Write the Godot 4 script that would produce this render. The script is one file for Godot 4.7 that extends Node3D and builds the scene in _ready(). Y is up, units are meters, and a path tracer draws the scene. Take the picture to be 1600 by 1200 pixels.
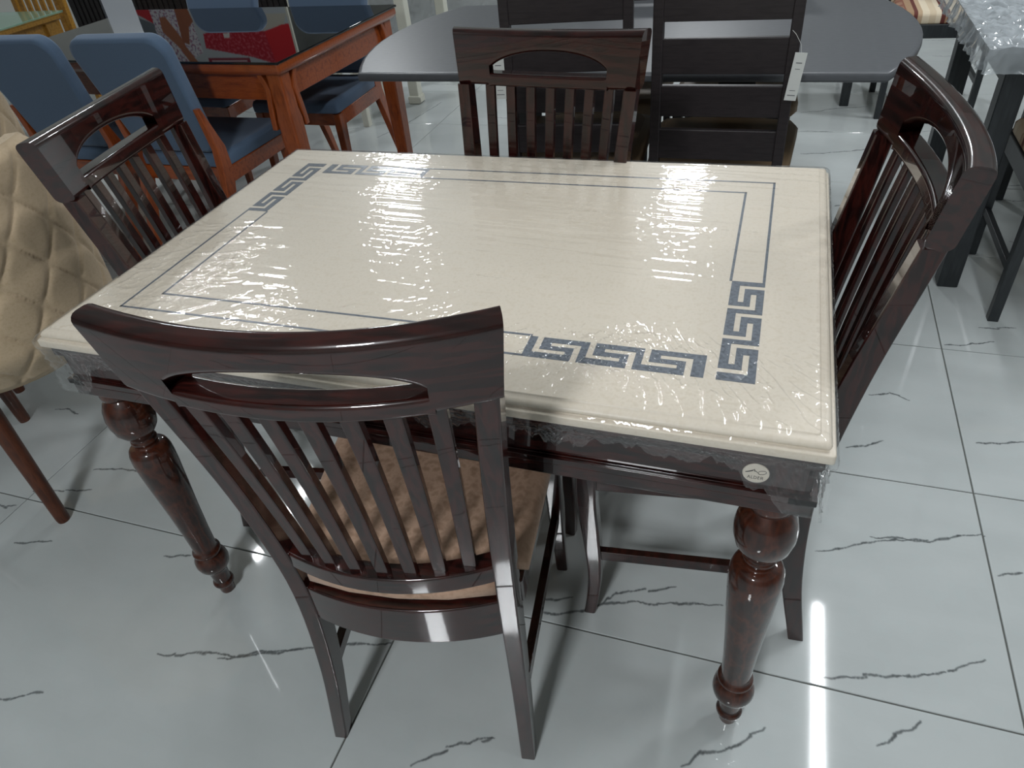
extends Node3D

# ---------- mesh builder: every vertex carries its own normal ----------
class MB:
	var v := PackedVector3Array()
	var n := PackedVector3Array()
	var u := PackedVector2Array()
	var ix := PackedInt32Array()

	func vert(p: Vector3, nn: Vector3, uv := Vector2.ZERO) -> int:
		v.append(p)
		n.append(nn.normalized() if nn.length() > 1e-9 else Vector3.UP)
		u.append(uv)
		return v.size() - 1

	func tri(a: int, b: int, c: int) -> void:
		var g := (v[b] - v[a]).cross(v[c] - v[a])
		if g.length_squared() < 1e-20:
			return
		if g.dot(n[a] + n[b] + n[c]) > 0.0:
			ix.append_array([a, c, b])
		else:
			ix.append_array([a, b, c])

	func quad(a: int, b: int, c: int, d: int) -> void:
		tri(a, b, c)
		tri(a, c, d)

	func face(pts: Array, nn: Vector3) -> void:
		var first := v.size()
		for p in pts:
			vert(p, nn, Vector2(p.x, p.z))
		for k in range(1, pts.size() - 1):
			tri(first, first + k, first + k + 1)

	# rows of points with normals, joined into a skin
	func skin(P: Array, N: Array, closed: bool, cap0 := false, cap1 := false) -> void:
		var m: int = P[0].size()
		var first := v.size()
		var run := 0.0
		for i in P.size():
			if i > 0:
				run += P[i][0].distance_to(P[i - 1][0])
			var per := 0.0
			for j in m:
				if j > 0:
					per += P[i][j].distance_to(P[i][j - 1])
				vert(P[i][j], N[i][j], Vector2(run, per))
		for i in P.size() - 1:
			for j in (m if closed else m - 1):
				var k := (j + 1) % m
				quad(first + i * m + j, first + i * m + k, first + (i + 1) * m + k, first + (i + 1) * m + j)
		if cap0:
			cap(P[0], P[1])
		if cap1:
			cap(P[-1], P[-2])

	func cap(row: PackedVector3Array, inner: PackedVector3Array) -> void:
		var c := Vector3.ZERO
		var d := Vector3.ZERO
		for p in row:
			c += p
		for p in inner:
			d += p
		c /= row.size()
		d /= inner.size()
		var nn := Vector3.ZERO
		for j in row.size():
			nn += (row[j] - c).cross(row[(j + 1) % row.size()] - c)
		if nn.length() < 1e-12:
			return
		nn = nn.normalized()
		if nn.dot(c - d) < 0.0:
			nn = -nn
		var k := vert(c, nn)
		var first := v.size()
		for p in row:
			vert(p, nn)
		for j in row.size():
			tri(k, first + j, first + (j + 1) % row.size())

	# a lathed profile: points (radius, height)
	func lathe(prof: Array, at: Vector3, seg := 28) -> void:
		var P := []
		var N := []
		for i in prof.size():
			var a: Vector2 = prof[max(i - 1, 0)]
			var b: Vector2 = prof[min(i + 1, prof.size() - 1)]
			var t := (b - a).normalized()
			var nn := Vector2(t.y, -t.x)
			var row := PackedVector3Array()
			var nor := PackedVector3Array()
			for j in seg:
				var f := TAU * j / seg
				row.append(at + Vector3(prof[i].x * cos(f), prof[i].y, prof[i].x * sin(f)))
				nor.append(Vector3(nn.x * cos(f), nn.y, nn.x * sin(f)))
			P.append(row)
			N.append(nor)
		skin(P, N, true, true, true)

	# stations: [origin, X axis, Y axis, width, height, corner radius]
	func loft(st: Array, caps := true, k := 3) -> void:
		var P := []
		var N := []
		for s in st:
			var q := MB.rr(s[3], s[4], s[5], k)
			var row := PackedVector3Array()
			var nor := PackedVector3Array()
			for j in q[0].size():
				row.append(s[0] + s[1] * q[0][j].x + s[2] * q[0][j].y)
				nor.append(s[1].normalized() * q[1][j].x + s[2].normalized() * q[1][j].y)
			P.append(row)
			N.append(nor)
		skin(P, N, true, caps, caps)

	# a straight bar with rounded long edges and eased ends
	func bar(a: Vector3, b: Vector3, w: float, h: float, r := 0.003, up := Vector3.UP, w2 := -1.0, h2 := -1.0) -> void:
		var d := (b - a).normalized()
		if absf(d.dot(up)) > 0.98:
			up = Vector3(0, 0, 1)
		var X := d.cross(up).normalized()
		var Y := X.cross(d).normalized()
		var e := minf(r, a.distance_to(b) * 0.2)
		if w2 < 0.0:
			w2 = w
		if h2 < 0.0:
			h2 = h
		loft([[a, X, Y, w - 2 * e, h - 2 * e, maxf(r - e, 0.0005)], [a + d * e, X, Y, w, h, r], [b - d * e, X, Y, w2, h2, r], [b, X, Y, w2 - 2 * e, h2 - 2 * e, maxf(r - e, 0.0005)]])

	func box(lo: Vector3, hi: Vector3, r := 0.003) -> void:
		var c := (lo + hi) / 2
		bar(Vector3(lo.x, c.y, c.z), Vector3(hi.x, c.y, c.z), hi.z - lo.z, hi.y - lo.y, r)

	# a round rod along a path, radius per point
	func rod(path: Array, rad: Array, seg := 14) -> void:
		var P := []
		var N := []
		for i in path.size():
			var t: Vector3 = (path[min(i + 1, path.size() - 1)] - path[max(i - 1, 0)]).normalized()
			var X := t.cross(Vector3(0.31, 0.17, 0.93)).normalized()
			var Y := t.cross(X)
			var row := PackedVector3Array()
			var nor := PackedVector3Array()
			for j in seg:
				var f := TAU * j / seg
				var o := X * cos(f) + Y * sin(f)
				row.append(path[i] + o * rad[i])
				nor.append(o)
			P.append(row)
			N.append(nor)
		skin(P, N, true, true, true)

	# a plan outline (x, z) stacked up in layers [inset, height]; flat top and bottom
	func stack(poly: PackedVector2Array, layers: Array, xf := Transform3D.IDENTITY, soft := true) -> void:
		var m := poly.size()
		var outw := PackedVector2Array()
		var turn := 0.0
		for j in m:
			var a := poly[j]
			var b := poly[(j + 1) % m]
			turn += a.x * b.y - a.y * b.x
		for j in m:
			var d0 := (poly[j] - poly[(j + m - 1) % m]).normalized()
			var d1 := (poly[(j + 1) % m] - poly[j]).normalized()
			var n0 := Vector2(d0.y, -d0.x) * signf(turn)
			var n1 := Vector2(d1.y, -d1.x) * signf(turn)
			var s := (n0 + n1)
			outw.append(s / maxf(0.3, 1.0 + n0.dot(n1)))
		var box := Rect2(poly[0], Vector2.ZERO)
		for p in poly:
			box = box.expand(p)
		var mid := box.get_center()
		var P := []
		for l in layers:
			var row := PackedVector3Array()
			var k := Vector2(1.0 - 2.0 * l[0] / box.size.x, 1.0 - 2.0 * l[0] / box.size.y)
			for j in m:
				var q: Vector2 = mid + (poly[j] - mid) * k
				row.append(xf * Vector3(q.x, l[1], q.y))
			P.append(row)
		if soft:
			var N := []
			for i in layers.size():
				var a: Array = layers[max(i - 1, 0)]
				var b: Array = layers[min(i + 1, layers.size() - 1)]
				var up := float(a[0] - b[0])
				var along := float(b[1] - a[1])
				var nor := PackedVector3Array()
				for j in m:
					var o := outw[j].normalized() * along
					nor.append((xf.basis * Vector3(o.x, -up, o.y)).normalized())
				N.append(nor)
			skin(P, N, true)
		else:
			for i in layers.size() - 1:
				for j in m:
					var k := (j + 1) % m
					var pts := [P[i][j], P[i][k], P[i + 1][k], P[i + 1][j]]
					var o := (outw[j] + outw[k]).normalized() * float(layers[i + 1][1] - layers[i][1])
					var nn: Vector3 = xf.basis * Vector3(o.x, -float(layers[i][0] - layers[i + 1][0]), o.y)
					face(pts, nn)
		for e in [[P[0], -1.0], [P[-1], 1.0]]:
			var tr := Geometry2D.triangulate_polygon(poly)
			var first := v.size()
			for p in e[0]:
				vert(p, xf.basis * Vector3(0, e[1], 0), Vector2(p.x, p.z))
			for t in range(0, tr.size(), 3):
				tri(first + tr[t], first + tr[t + 1], first + tr[t + 2])

	# a grid of points; normals from its own slopes
	func sheet(G: Array, flip := false) -> void:
		var rows: int = G.size()
		var cols: int = G[0].size()
		var first := v.size()
		for i in rows:
			for j in cols:
				var a: Vector3 = G[min(i + 1, rows - 1)][j] - G[max(i - 1, 0)][j]
				var b: Vector3 = G[i][min(j + 1, cols - 1)] - G[i][max(j - 1, 0)]
				var nn := a.cross(b)
				vert(G[i][j], -nn if flip else nn, Vector2(float(j) / (cols - 1), float(i) / (rows - 1)))
		for i in rows - 1:
			for j in cols - 1:
				quad(first + i * cols + j, first + i * cols + j + 1, first + (i + 1) * cols + j + 1, first + (i + 1) * cols + j)

	func mesh() -> ArrayMesh:
		var a := []
		a.resize(Mesh.ARRAY_MAX)
		a[Mesh.ARRAY_VERTEX] = v
		a[Mesh.ARRAY_NORMAL] = n
		a[Mesh.ARRAY_TEX_UV] = u
		a[Mesh.ARRAY_INDEX] = ix
		var m := ArrayMesh.new()
		m.add_surface_from_arrays(Mesh.PRIMITIVE_TRIANGLES, a)
		return m

	static func rr(w: float, h: float, r: float, k := 3) -> Array:
		r = minf(r, minf(w, h) * 0.499)
		var p := PackedVector2Array()
		var q := PackedVector2Array()
		for c in 4:
			var o := Vector2((w / 2 - r) * (1 if c in [0, 3] else -1), (h / 2 - r) * (1 if c < 2 else -1))
			for s in k + 1:
				var f := PI / 2 * (c + float(s) / k)
				var d := Vector2(cos(f), sin(f))
				p.append(o + d * r)
				q.append(d)
		return [p, q]


# ---------- scene helpers ----------
var taken := {}

func numbered(called: String) -> String:
	var k: int = taken.get(called, 0)
	taken[called] = k + 1
	return called if k == 0 else "%s_%03d" % [called, k]

func part(called: String, mb: MB, m: Material, parent: Node3D) -> MeshInstance3D:
	var o := MeshInstance3D.new()
	o.name = called
	o.mesh = mb.mesh()
	o.material_override = m
	parent.add_child(o, true)
	return o

func tag(o: Node3D, label: String, category: String, group := "", kind := "") -> void:
	if label:
		o.set_meta("label", label)
	if category:
		o.set_meta("category", category)
	if group:
		o.set_meta("group", group)
	if kind:
		o.set_meta("kind", kind)

func thing(called: String, label: String, category: String, at := Vector3.ZERO, turn := 0.0, group := "") -> Node3D:
	var o := Node3D.new()
	o.name = numbered(called)
	add_child(o)
	o.position = at
	o.rotation.y = turn
	tag(o, label, category, group)
	return o

func single(called: String, mb: MB, m: Material, label: String, category: String, group := "") -> MeshInstance3D:
	var o := part(numbered(called), mb, m, self)
	tag(o, label, category, group)
	return o

func structure(called: String, mb: MB, m: Material) -> MeshInstance3D:
	var o := part(called, mb, m, self)
	o.set_meta("kind", "structure")
	return o

func copy(o: Node3D, called: String, label: String, at: Vector3, turn: float) -> Node3D:
	var c: Node3D = o.duplicate()
	c.name = numbered(called)
	add_child(c)
	c.position = at
	c.rotation.y = turn
	c.set_meta("label", label)
	return c

func noise(freq: float, seed_: int, oct := 4) -> FastNoiseLite:
	var f := FastNoiseLite.new()
	f.noise_type = FastNoiseLite.TYPE_SIMPLEX_SMOOTH
	f.seed = seed_
	f.frequency = freq
	f.fractal_octaves = oct
	return f

func speckle(cols: Array, freq: float, seed_: int, half := 224, oct := 5) -> ImageTexture:
	# coloured noise, mirrored both ways so that it repeats without a seam
	var g := Gradient.new()
	var offs := PackedFloat32Array()
	var cc := PackedColorArray()
	for k in cols.size():
		offs.append(float(k) / (cols.size() - 1))
		cc.append(cols[k])
	g.offsets = offs
	g.colors = cc
	var table := []
	for k in 256:
		table.append(g.sample(k / 255.0))
	var src := noise(freq, seed_, oct).get_image(half, half)
	var data := src.get_data()
	var quarter := Image.create(half, half, false, Image.FORMAT_RGB8)
	for y in half:
		for x in half:
			quarter.set_pixel(x, y, table[data[y * half + x]])
	var im := Image.create(half * 2, half * 2, false, Image.FORMAT_RGB8)
	var all := Rect2i(0, 0, half, half)
	im.blit_rect(quarter, all, Vector2i(0, 0))
	quarter.flip_x()
	im.blit_rect(quarter, all, Vector2i(half, 0))
	quarter.flip_y()
	im.blit_rect(quarter, all, Vector2i(half, half))
	quarter.flip_x()
	im.blit_rect(quarter, all, Vector2i(0, half))
	return ImageTexture.create_from_image(im)

func mat(called: String, c: Color, rough: float, spec := 0.5) -> StandardMaterial3D:
	var m := StandardMaterial3D.new()
	m.resource_name = called
	m.albedo_color = c
	m.roughness = rough
	m.metallic_specular = spec
	return m

func grained(called: String, cols: Array, rough: float, scale: Vector3, freq: float, seed_: int, coat := 0.0, coat_rough := 0.03, spec := 0.5) -> StandardMaterial3D:
	var m := mat(called, Color.WHITE, rough, spec)
	m.albedo_texture = speckle(cols, freq, seed_)
	m.uv1_triplanar = true
	m.uv1_scale = scale
	if coat > 0.0:
		m.clearcoat_enabled = true
		m.clearcoat = coat
		m.clearcoat_roughness = coat_rough
	return m

func curve_at(keys: Array, y: float) -> float:
	# Hermite curve through (y, value) keys
	var k := 0
	while k < keys.size() - 2 and y > keys[k + 1].x:
		k += 1
	var a: Vector2 = keys[k]
	var b: Vector2 = keys[k + 1]
	var p: Vector2 = keys[max(k - 1, 0)]
	var q: Vector2 = keys[min(k + 2, keys.size() - 1)]
	var h := b.x - a.x
	var t := clampf((y - a.x) / h, 0.0, 1.0)
	var m0 := (b.y - p.y) / (b.x - p.x) * h
	var m1 := (q.y - a.y) / (q.x - a.x) * h
	var t2 := t * t
	var t3 := t2 * t
	return (2 * t3 - 3 * t2 + 1) * a.y + (t3 - 2 * t2 + t) * m0 + (3 * t2 - 2 * t3) * b.y + (t3 - t2) * m1

var M := {}

const W_CHAIRS := "slat-back chairs around the stone-topped table"

func make_materials() -> void:
	var deep := [Color("0e0707"), Color("180a09"), Color("240e0c"), Color("3a1612"), Color("220e0b"), Color("130807")]
	M.wood_up = grained("mahogany_upright", deep, 0.22, Vector3(9, 1.6, 9), 0.012, 3, 1.0, 0.015, 0.32)
	M.wood_across = grained("mahogany_across", deep, 0.22, Vector3(1.6, 9, 9), 0.012, 5, 1.0, 0.015, 0.32)
	M.wood_turned = grained("mahogany_turned", [Color("170a07"), Color("2d130b"), Color("4d2312"), Color("27100a"), Color("1a0b07")], 0.45, Vector3(5, 2.2, 5), 0.014, 9, 1.0, 0.012, 0.3)
	M.stone = grained("cream_stone", [Color("d2c6b4"), Color("d9cebd"), Color("dcd1c1"), Color("d7cbb9"), Color("d3c7b4")], 0.4, Vector3(5, 5, 5), 0.03, 11)
	M.inlay = grained("slate_inlay", [Color("454b54"), Color("565d68"), Color("6d747f"), Color("4d545e")], 0.3, Vector3(8, 8, 8), 0.03, 13)
	M.tan = grained("suede", [Color("9b7c66"), Color("b08f78"), Color("bf9e87"), Color("aa8a73"), Color("997962")], 0.85, Vector3(4, 4, 4), 0.02, 21)
	M.tan.rim_enabled = true
	M.tan.rim = 0.4
	M.badge = mat("badge_disc", Color("cfc6b8"), 0.4)
	M.print = mat("badge_print", Color("2a2622"), 0.5)
	var film := mat("stretch_film", Color(0.93, 0.94, 0.94, 0.03), 0.04)
	film.transparency = BaseMaterial3D.TRANSPARENCY_ALPHA
	film.cull_mode = BaseMaterial3D.CULL_DISABLED
	M.film = film
	var milky := mat("bubble_film", Color(0.82, 0.85, 0.87, 0.4), 0.16)
	milky.transparency = BaseMaterial3D.TRANSPARENCY_ALPHA
	milky.cull_mode = BaseMaterial3D.CULL_DISABLED
	M.milky = milky
	M.grout = mat("grout", Color("585a57"), 0.8)
	M.beige = grained("beige_velvet", [Color("b39c7d"), Color("bda789"), Color("c4ae91"), Color("b8a183")], 0.8, Vector3(7, 7, 7), 0.03, 31)
	M.beige.rim_enabled = true
	M.beige.rim = 0.3
	M.walnut = grained("walnut", [Color("2e160d"), Color("452214"), Color("5a301c"), Color("3b1c10")], 0.35, Vector3(14, 2, 14), 0.012, 33)
	M.teak = grained("teak", [Color("733312"), Color("8c4119"), Color("9d4d20"), Color("803a16")], 0.28, Vector3(2, 10, 10), 0.012, 41, 0.5, 0.08)
	M.teak_up = grained("teak_upright", [Color("733312"), Color("8c4119"), Color("9d4d20"), Color("803a16")], 0.28, Vector3(10, 2, 10), 0.012, 43, 0.5, 0.08)
	M.blue = grained("blue_fabric", [Color("475a72"), Color("50647d"), Color("586d86"), Color("4c6078")], 0.9, Vector3(12, 12, 12), 0.08, 45)
	M.blue.rim_enabled = true
	M.blue.rim = 0.3
	M.glass_top = mat("black_glass", Color("0c0e10"), 0.02, 0.6)
	M.glass_edge = mat("glass_edge", Color("5d6b6c"), 0.1)
	M.grey_top = grained("grey_laminate", [Color("515357"), Color("57595d"), Color("5c5e62")], 0.35, Vector3(3, 12, 12), 0.02, 51)
	M.espresso = grained("espresso_wood", [Color("1f191b"), Color("262022"), Color("2d2628"), Color("241e20")], 0.42, Vector3(2, 14, 14), 0.012, 53)
	M.tan_seat = mat("tan_leatherette", Color("8a7359"), 0.5)
	M.slate_wood = grained("charcoal_wood", [Color("24272a"), Color("2b2f32"), Color("33373a")], 0.4, Vector3(12, 2, 12), 0.012, 55)
	M.card = mat("tag_card", Color("d9dad6"), 0.6)
	M.ink = mat("tag_print", Color("6d6f72"), 0.6)
	M.yellow = grained("yellow_wood", [Color("7d5a22"), Color("92692a"), Color("a27833"), Color("886125")], 0.35, Vector3(2, 10, 10), 0.012, 61)
	M.green_glass = mat("green_glass", Color(0.45, 0.68, 0.6, 0.35), 0.04)
	M.green_glass.transparency = BaseMaterial3D.TRANSPARENCY_ALPHA
	M.white_paint = mat("white_paint", Color("d4d3c6"), 0.35)
	M.wall = mat("wall_paint", Color("a9aaa6"), 0.8)
	M.ceiling = mat("ceiling_paint", Color("d9dcdb"), 0.9)
	M.black_wood = grained("black_wood", [Color("131113"), Color("1b181a"), Color("221e20")], 0.4, Vector3(2, 12, 12), 0.012, 63)
	M.mottled = grained("wrapped_panels", [Color("4d433c"), Color("8d8a84"), Color("b4b2ac"), Color("6b625a")], 0.3, Vector3(3, 5, 3), 0.02, 65)
	M.acrylic = mat("white_paper", Color("d5d8dc"), 0.3)
	M.lamp = mat("lamp_diffuser", Color("f4f6f8"), 0.5)
	M.lamp.emission_enabled = true
	M.lamp.emission = Color(0.95, 0.98, 1.0)
	M.lamp.emission_energy_multiplier = 5.0
	M.lamp_frame = mat("lamp_frame", Color("c9cccd"), 0.4)
	# striped seat cloth
	var im := Image.create(256, 32, false, Image.FORMAT_RGB8)
	var rng := RandomNumberGenerator.new()
	rng.seed = 8
	var cols := [Color("c9b79c"), Color("9c7f62"), Color("d6c8b0"), Color("5d2a22"), Color("b39a7d"), Color("7a4a38")]
	var x := 0
	while x < 256:
		var w := rng.randi_range(3, 20)
		im.fill_rect(Rect2i(x, 0, mini(w, 256 - x), 32), cols[rng.randi() % cols.size()])
		x += w
	M.stripe = mat("striped_cloth", Color.WHITE, 0.85)
	M.stripe.albedo_texture = ImageTexture.create_from_image(im)
	M.stripe.uv1_triplanar = true
	M.stripe.uv1_scale = Vector3(2.4, 2.4, 2.4)


# ---------- lamps ----------
func panel_lamp(x: float, z: float, sx: float, sz: float, energy: float, label: String, h := 3.0) -> void:
	var t := thing("ceiling_light", label, "light", Vector3(x, h, z), 0.0, "lights on the showroom ceiling")
	var a := MB.new()
	a.box(Vector3(-sx / 2 - 0.015, -0.03, -sz / 2 - 0.015), Vector3(sx / 2 + 0.015, 0.0, sz / 2 + 0.015), 0.004)
	part("frame", a, M.lamp_frame, t)
	var b := MB.new()
	b.box(Vector3(-sx / 2, -0.036, -sz / 2), Vector3(sx / 2, -0.029, sz / 2), 0.002)
	part("diffuser", b, M.lamp, t)
	var l := AreaLight3D.new()
	l.name = "lamp_glow"
	l.area_size = Vector2(sx, sz)
	l.area_normalize_energy = true
	l.light_energy = energy
	l.light_color = Color(0.975, 0.99, 1.0)
	l.area_range = 20.0
	l.area_attenuation = 2.0
	l.shadow_enabled = true
	t.add_child(l)
	l.position = Vector3(0, -0.045, 0)
	l.rotation.x = -PI / 2


# ---------- floor ----------
const TX0 := -0.124
const TZ0 := 0.266
const TW := 1.203
const TD := 0.597
const VEINS := [
	[Vector2(-0.623, 0.563), Vector2(-0.579, 0.553), Vector2(-0.518, 0.532), Vector2(-0.443, 0.521), Vector2(-0.393, 0.495), Vector2(-0.308, 0.466), Vector2(-0.243, 0.445), Vector2(-0.174, 0.419), Vector2(-0.125, 0.402)],
	[Vector2(-0.481, 0.536), Vector2(-0.404, 0.504), Vector2(-0.313, 0.467)],
	[Vector2(0.022, 0.623), Vector2(0.077, 0.575), Vector2(0.115, 0.552), Vector2(0.154, 0.534)],
	[Vector2(0.151, 0.243), Vector2(0.180, 0.246), Vector2(0.206, 0.242), Vector2(0.253, 0.220), Vector2(0.291, 0.195), Vector2(0.344, 0.174), Vector2(0.405, 0.162), Vector2(0.484, 0.141), Vector2(0.540, 0.133)],
	[Vector2(0.291, 0.195), Vector2(0.302, 0.174), Vector2(0.315, 0.156), Vector2(0.377, 0.134), Vector2(0.439, 0.109)],
	[Vector2(0.148, 0.222), Vector2(0.191, 0.209), Vector2(0.223, 0.194)],
	[Vector2(0.501, 0.488), Vector2(0.531, 0.454), Vector2(0.580, 0.430), Vector2(0.617, 0.398), Vector2(0.640, 0.375)],
	[Vector2(0.727, -0.065), Vector2(0.777, -0.085), Vector2(0.829, -0.113), Vector2(0.897, -0.141), Vector2(0.964, -0.152), Vector2(1.031, -0.186), Vector2(1.085, -0.199)],
	[Vector2(0.844, -0.136), Vector2(0.914, -0.149), Vector2(0.963, -0.148)],
	[Vector2(0.736, 0.248), Vector2(0.815, 0.221), Vector2(0.895, 0.200), Vector2(0.964, 0.173), Vector2(1.036, 0.126)],
	[Vector2(0.830, 0.356), Vector2(0.863, 0.329), Vector2(0.909, 0.285)],
	[Vector2(0.866, -0.661), Vector2(0.920, -0.681), Vector2(0.944, -0.672), Vector2(0.967, -0.660)],
	[Vector2(1.089, -0.949), Vector2(1.129, -0.954), Vector2(1.167, -0.971), Vector2(1.228, -0.990)],
	[Vector2(0.800, -0.428), Vector2(0.844, -0.443), Vector2(0.890, -0.476)],
	[Vector2(1.111, -0.516), Vector2(1.162, -0.523), Vector2(1.223, -0.546)],
	[Vector2(1.195, -1.063), Vector2(1.250, -1.069), Vector2(1.294, -1.081)],
	[Vector2(0.648, -2.999), Vector2(0.731, -3.023), Vector2(0.825, -3.077), Vector2(0.978, -3.103)],
	[Vector2(0.657, -2.431), Vector2(0.730, -2.437), Vector2(0.784, -2.457), Vector2(0.878, -2.481), Vector2(0.962, -2.519)],
	[Vector2(0.796, -1.879), Vector2(0.896, -1.910)],
	[Vector2(-1.570, -0.070), Vector2(-1.518, -0.081), Vector2(-1.485, -0.069), Vector2(-1.471, -0.069)],
	[Vector2(-1.221, 0.126), Vector2(-1.167, 0.108), Vector2(-1.093, 0.101), Vector2(-1.047, 0.088)],
	[Vector2(-1.335, 0.238), Vector2(-1.243, 0.216), Vector2(-1.165, 0.195)],
	[Vector2(-1.390, 0.303), Vector2(-1.359, 0.305), Vector2(-1.337, 0.294)],
	[Vector2(-1.229, 0.400), Vector2(-1.168, 0.378), Vector2(-1.127, 0.370)],
	[Vector2(-0.794, 0.334), Vector2(-0.728, 0.316)],
	[Vector2(0.135, 0.545), Vector2(0.151, 0.535)],
	[Vector2(-1.608, -2.481), Vector2(-1.528, -2.747), Vector2(-1.466, -3.096)],
	[Vector2(-1.947, -2.562), Vector2(-1.808, -2.624)],
	[Vector2(-0.891, 0.743), Vector2(-0.841, 0.720), Vector2(-0.810, 0.706)],
	[Vector2(0.650, -2.725), Vector2(0.798, -2.726)],
	[Vector2(1.092, -0.089), Vector2(1.143, -0.107)],
]

func stroke(im: Image, pts: Array, half: float, dark: float, rng: RandomNumberGenerator) -> void:
	var w := im.get_width()
	var h := im.get_height()
	var nz := noise(0.02, rng.randi() % 999, 3)
	for k in pts.size() - 1:
		var a: Vector2 = pts[k]
		var b: Vector2 = pts[k + 1]
		var steps := int(maxf(2.0, a.distance_to(b)))
		for s in steps + 1:
			var t := float(s) / steps
			var g := (k + t) / (pts.size() - 1)
			var p := a.lerp(b, t) + Vector2(nz.get_noise_2d(k * 90 + s, 0.0), nz.get_noise_2d(0.0, k * 90 + s)) * 5.0
			var body := half * (0.35 + 1.1 * absf(nz.get_noise_2d(k * 90 + s, 55.0) * 1.4)) * minf(1.0, 5.0 * minf(g, 1.0 - g) + 0.25)
			var r := int(ceil(body + 1.5))
			for dy in range(-r, r + 1):
				for dx in range(-1, 2):
					var qx := int(p.x) + dx
					var qy := int(p.y) + dy
					if qx < 0 or qy < 0 or qx >= w or qy >= h:
						continue
					var f := clampf(1.0 - (absf(dy) - body * 0.3) / (body * 1.1 + 1.0), 0.0, 1.0) * dark * (0.55 if dx != 0 else 1.0)
					var c := im.get_pixel(qx, qy)
					var to := Color(0.27, 0.285, 0.29)
					if c.get_luminance() > 0.3:
						im.set_pixel(qx, qy, c.lerp(to, f * 0.6))

func tile_material(im: Image) -> StandardMaterial3D:
	var m := mat("porcelain_tile", Color.WHITE, 0.05, 0.55)
	m.albedo_texture = ImageTexture.create_from_image(im)
	return m

func tile_image(seed_: int) -> Image:
	var w := 800
	var h := 400
	var f := noise(0.004, seed_, 3)
	var small := Image.create(80, 40, false, Image.FORMAT_RGB8)
	for y in 40:
		for x in 80:
			var k := f.get_noise_2d(x * 10.0, y * 22.0) * 0.02
			small.set_pixel(x, y, Color(0.715 + k, 0.735 + k, 0.735 + k))
	small.resize(w, h, Image.INTERPOLATE_CUBIC)
	return small

func make_floor() -> void:
	var base := MB.new()
	base.face([Vector3(-6.3, -0.0025, -8.9), Vector3(4.9, -0.0025, -8.9), Vector3(4.9, -0.0025, 5.2), Vector3(-6.3, -0.0025, 5.2)], Vector3.UP)
	base.face([Vector3(-6.3, -0.1, -8.9), Vector3(4.9, -0.1, -8.9), Vector3(4.9, -0.1, 5.2), Vector3(-6.3, -0.1, 5.2)], Vector3.DOWN)
	var fl := structure("floor", base, M.grout)
	# one shared tile: flat top with UVs, eased edges
	var g := 0.0017
	var b := MB.new()
	var lo := Vector2(g, g)
	var hi := Vector2(TW - g, TD - g)
	var e := 0.0012
	var q := [Vector2(lo.x + e, lo.y + e), Vector2(hi.x - e, lo.y + e), Vector2(hi.x - e, hi.y - e), Vector2(lo.x + e, hi.y - e)]
	var o := [lo, Vector2(hi.x, lo.y), hi, Vector2(lo.x, hi.y)]
	var first := b.v.size()
	for p in q:
		b.vert(Vector3(p.x, 0, p.y), Vector3.UP, Vector2(p.x / TW, p.y / TD))
	b.quad(first, first + 1, first + 2, first + 3)
	for j in 4:
		var k := (j + 1) % 4
		var mid: Vector2 = (o[j] + o[k]) / 2 - (lo + hi) / 2
		var nn := Vector3(mid.x, 0, mid.y).normalized()
		var ids := []
		for row in [[q[j], 0.0], [q[k], 0.0], [o[k], -e], [o[j], -e]]:
			ids.append(b.vert(Vector3(row[0].x, row[1], row[0].y), nn + Vector3.UP, Vector2(row[0].x / TW, row[0].y / TD)))
		b.quad(ids[0], ids[1], ids[2], ids[3])
		ids = []
		for row in [[o[j], -e], [o[k], -e], [o[k], -0.01], [o[j], -0.01]]:
			ids.append(b.vert(Vector3(row[0].x, row[1], row[0].y), nn, Vector2(0.5, 0.5)))
		b.quad(ids[0], ids[1], ids[2], ids[3])
	var tile := b.mesh()
	# veins seen in the photograph, sorted into their tiles
	var own := {}
	for line in VEINS:
		var c := Vector2.ZERO
		for p in line:
			c += p
		c /= line.size()
		for i in range(-5, 4):
			for j in range(-15, 8):
				var r := Rect2(TX0 + i * TW, TZ0 + j * TD, TW, TD)
				for p in line:
					if r.has_point(p):
						var key := Vector2i(i, j)
						if not own.has(key):
							own[key] = []
						own[key].append(line)
						break
	var rng := RandomNumberGenerator.new()
	rng.seed = 77
	var shared := []
	for k in 4:
		var im := tile_image(200 + k)
		for s in 3:
			var p := Vector2(rng.randf_range(0, 700), rng.randf_range(20, 380))
			var pts := [p]
			for z in rng.randi_range(3, 6):
				p += Vector2(rng.randf_range(25, 70), rng.randf_range(-14, 12))
				pts.append(p)
			stroke(im, pts, rng.randf_range(0.8, 1.7), 0.65, rng)
		shared.append(tile_material(im))
	for j in range(-15, 8):
		for i in range(-5, 4):
			var key := Vector2i(i, j)
			var m: Material = shared[absi(i * 7 + j * 3) % 4]
			if own.has(key):
				var im := tile_image(300 + i * 31 + j)
				for line in own[key]:
					var pts := []
					for p in line:
						pts.append(Vector2((p.x - TX0 - i * TW) / TW * 800.0, (p.y - TZ0 - j * TD) / TD * 400.0))
					stroke(im, pts, 1.5, 0.8, rng)
				m = tile_material(im)
			var t := MeshInstance3D.new()
			t.name = "tile"
			t.mesh = tile
			t.material_override = m
			fl.add_child(t, true)
			t.position = Vector3(TX0 + i * TW, 0, TZ0 + j * TD)

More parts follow.
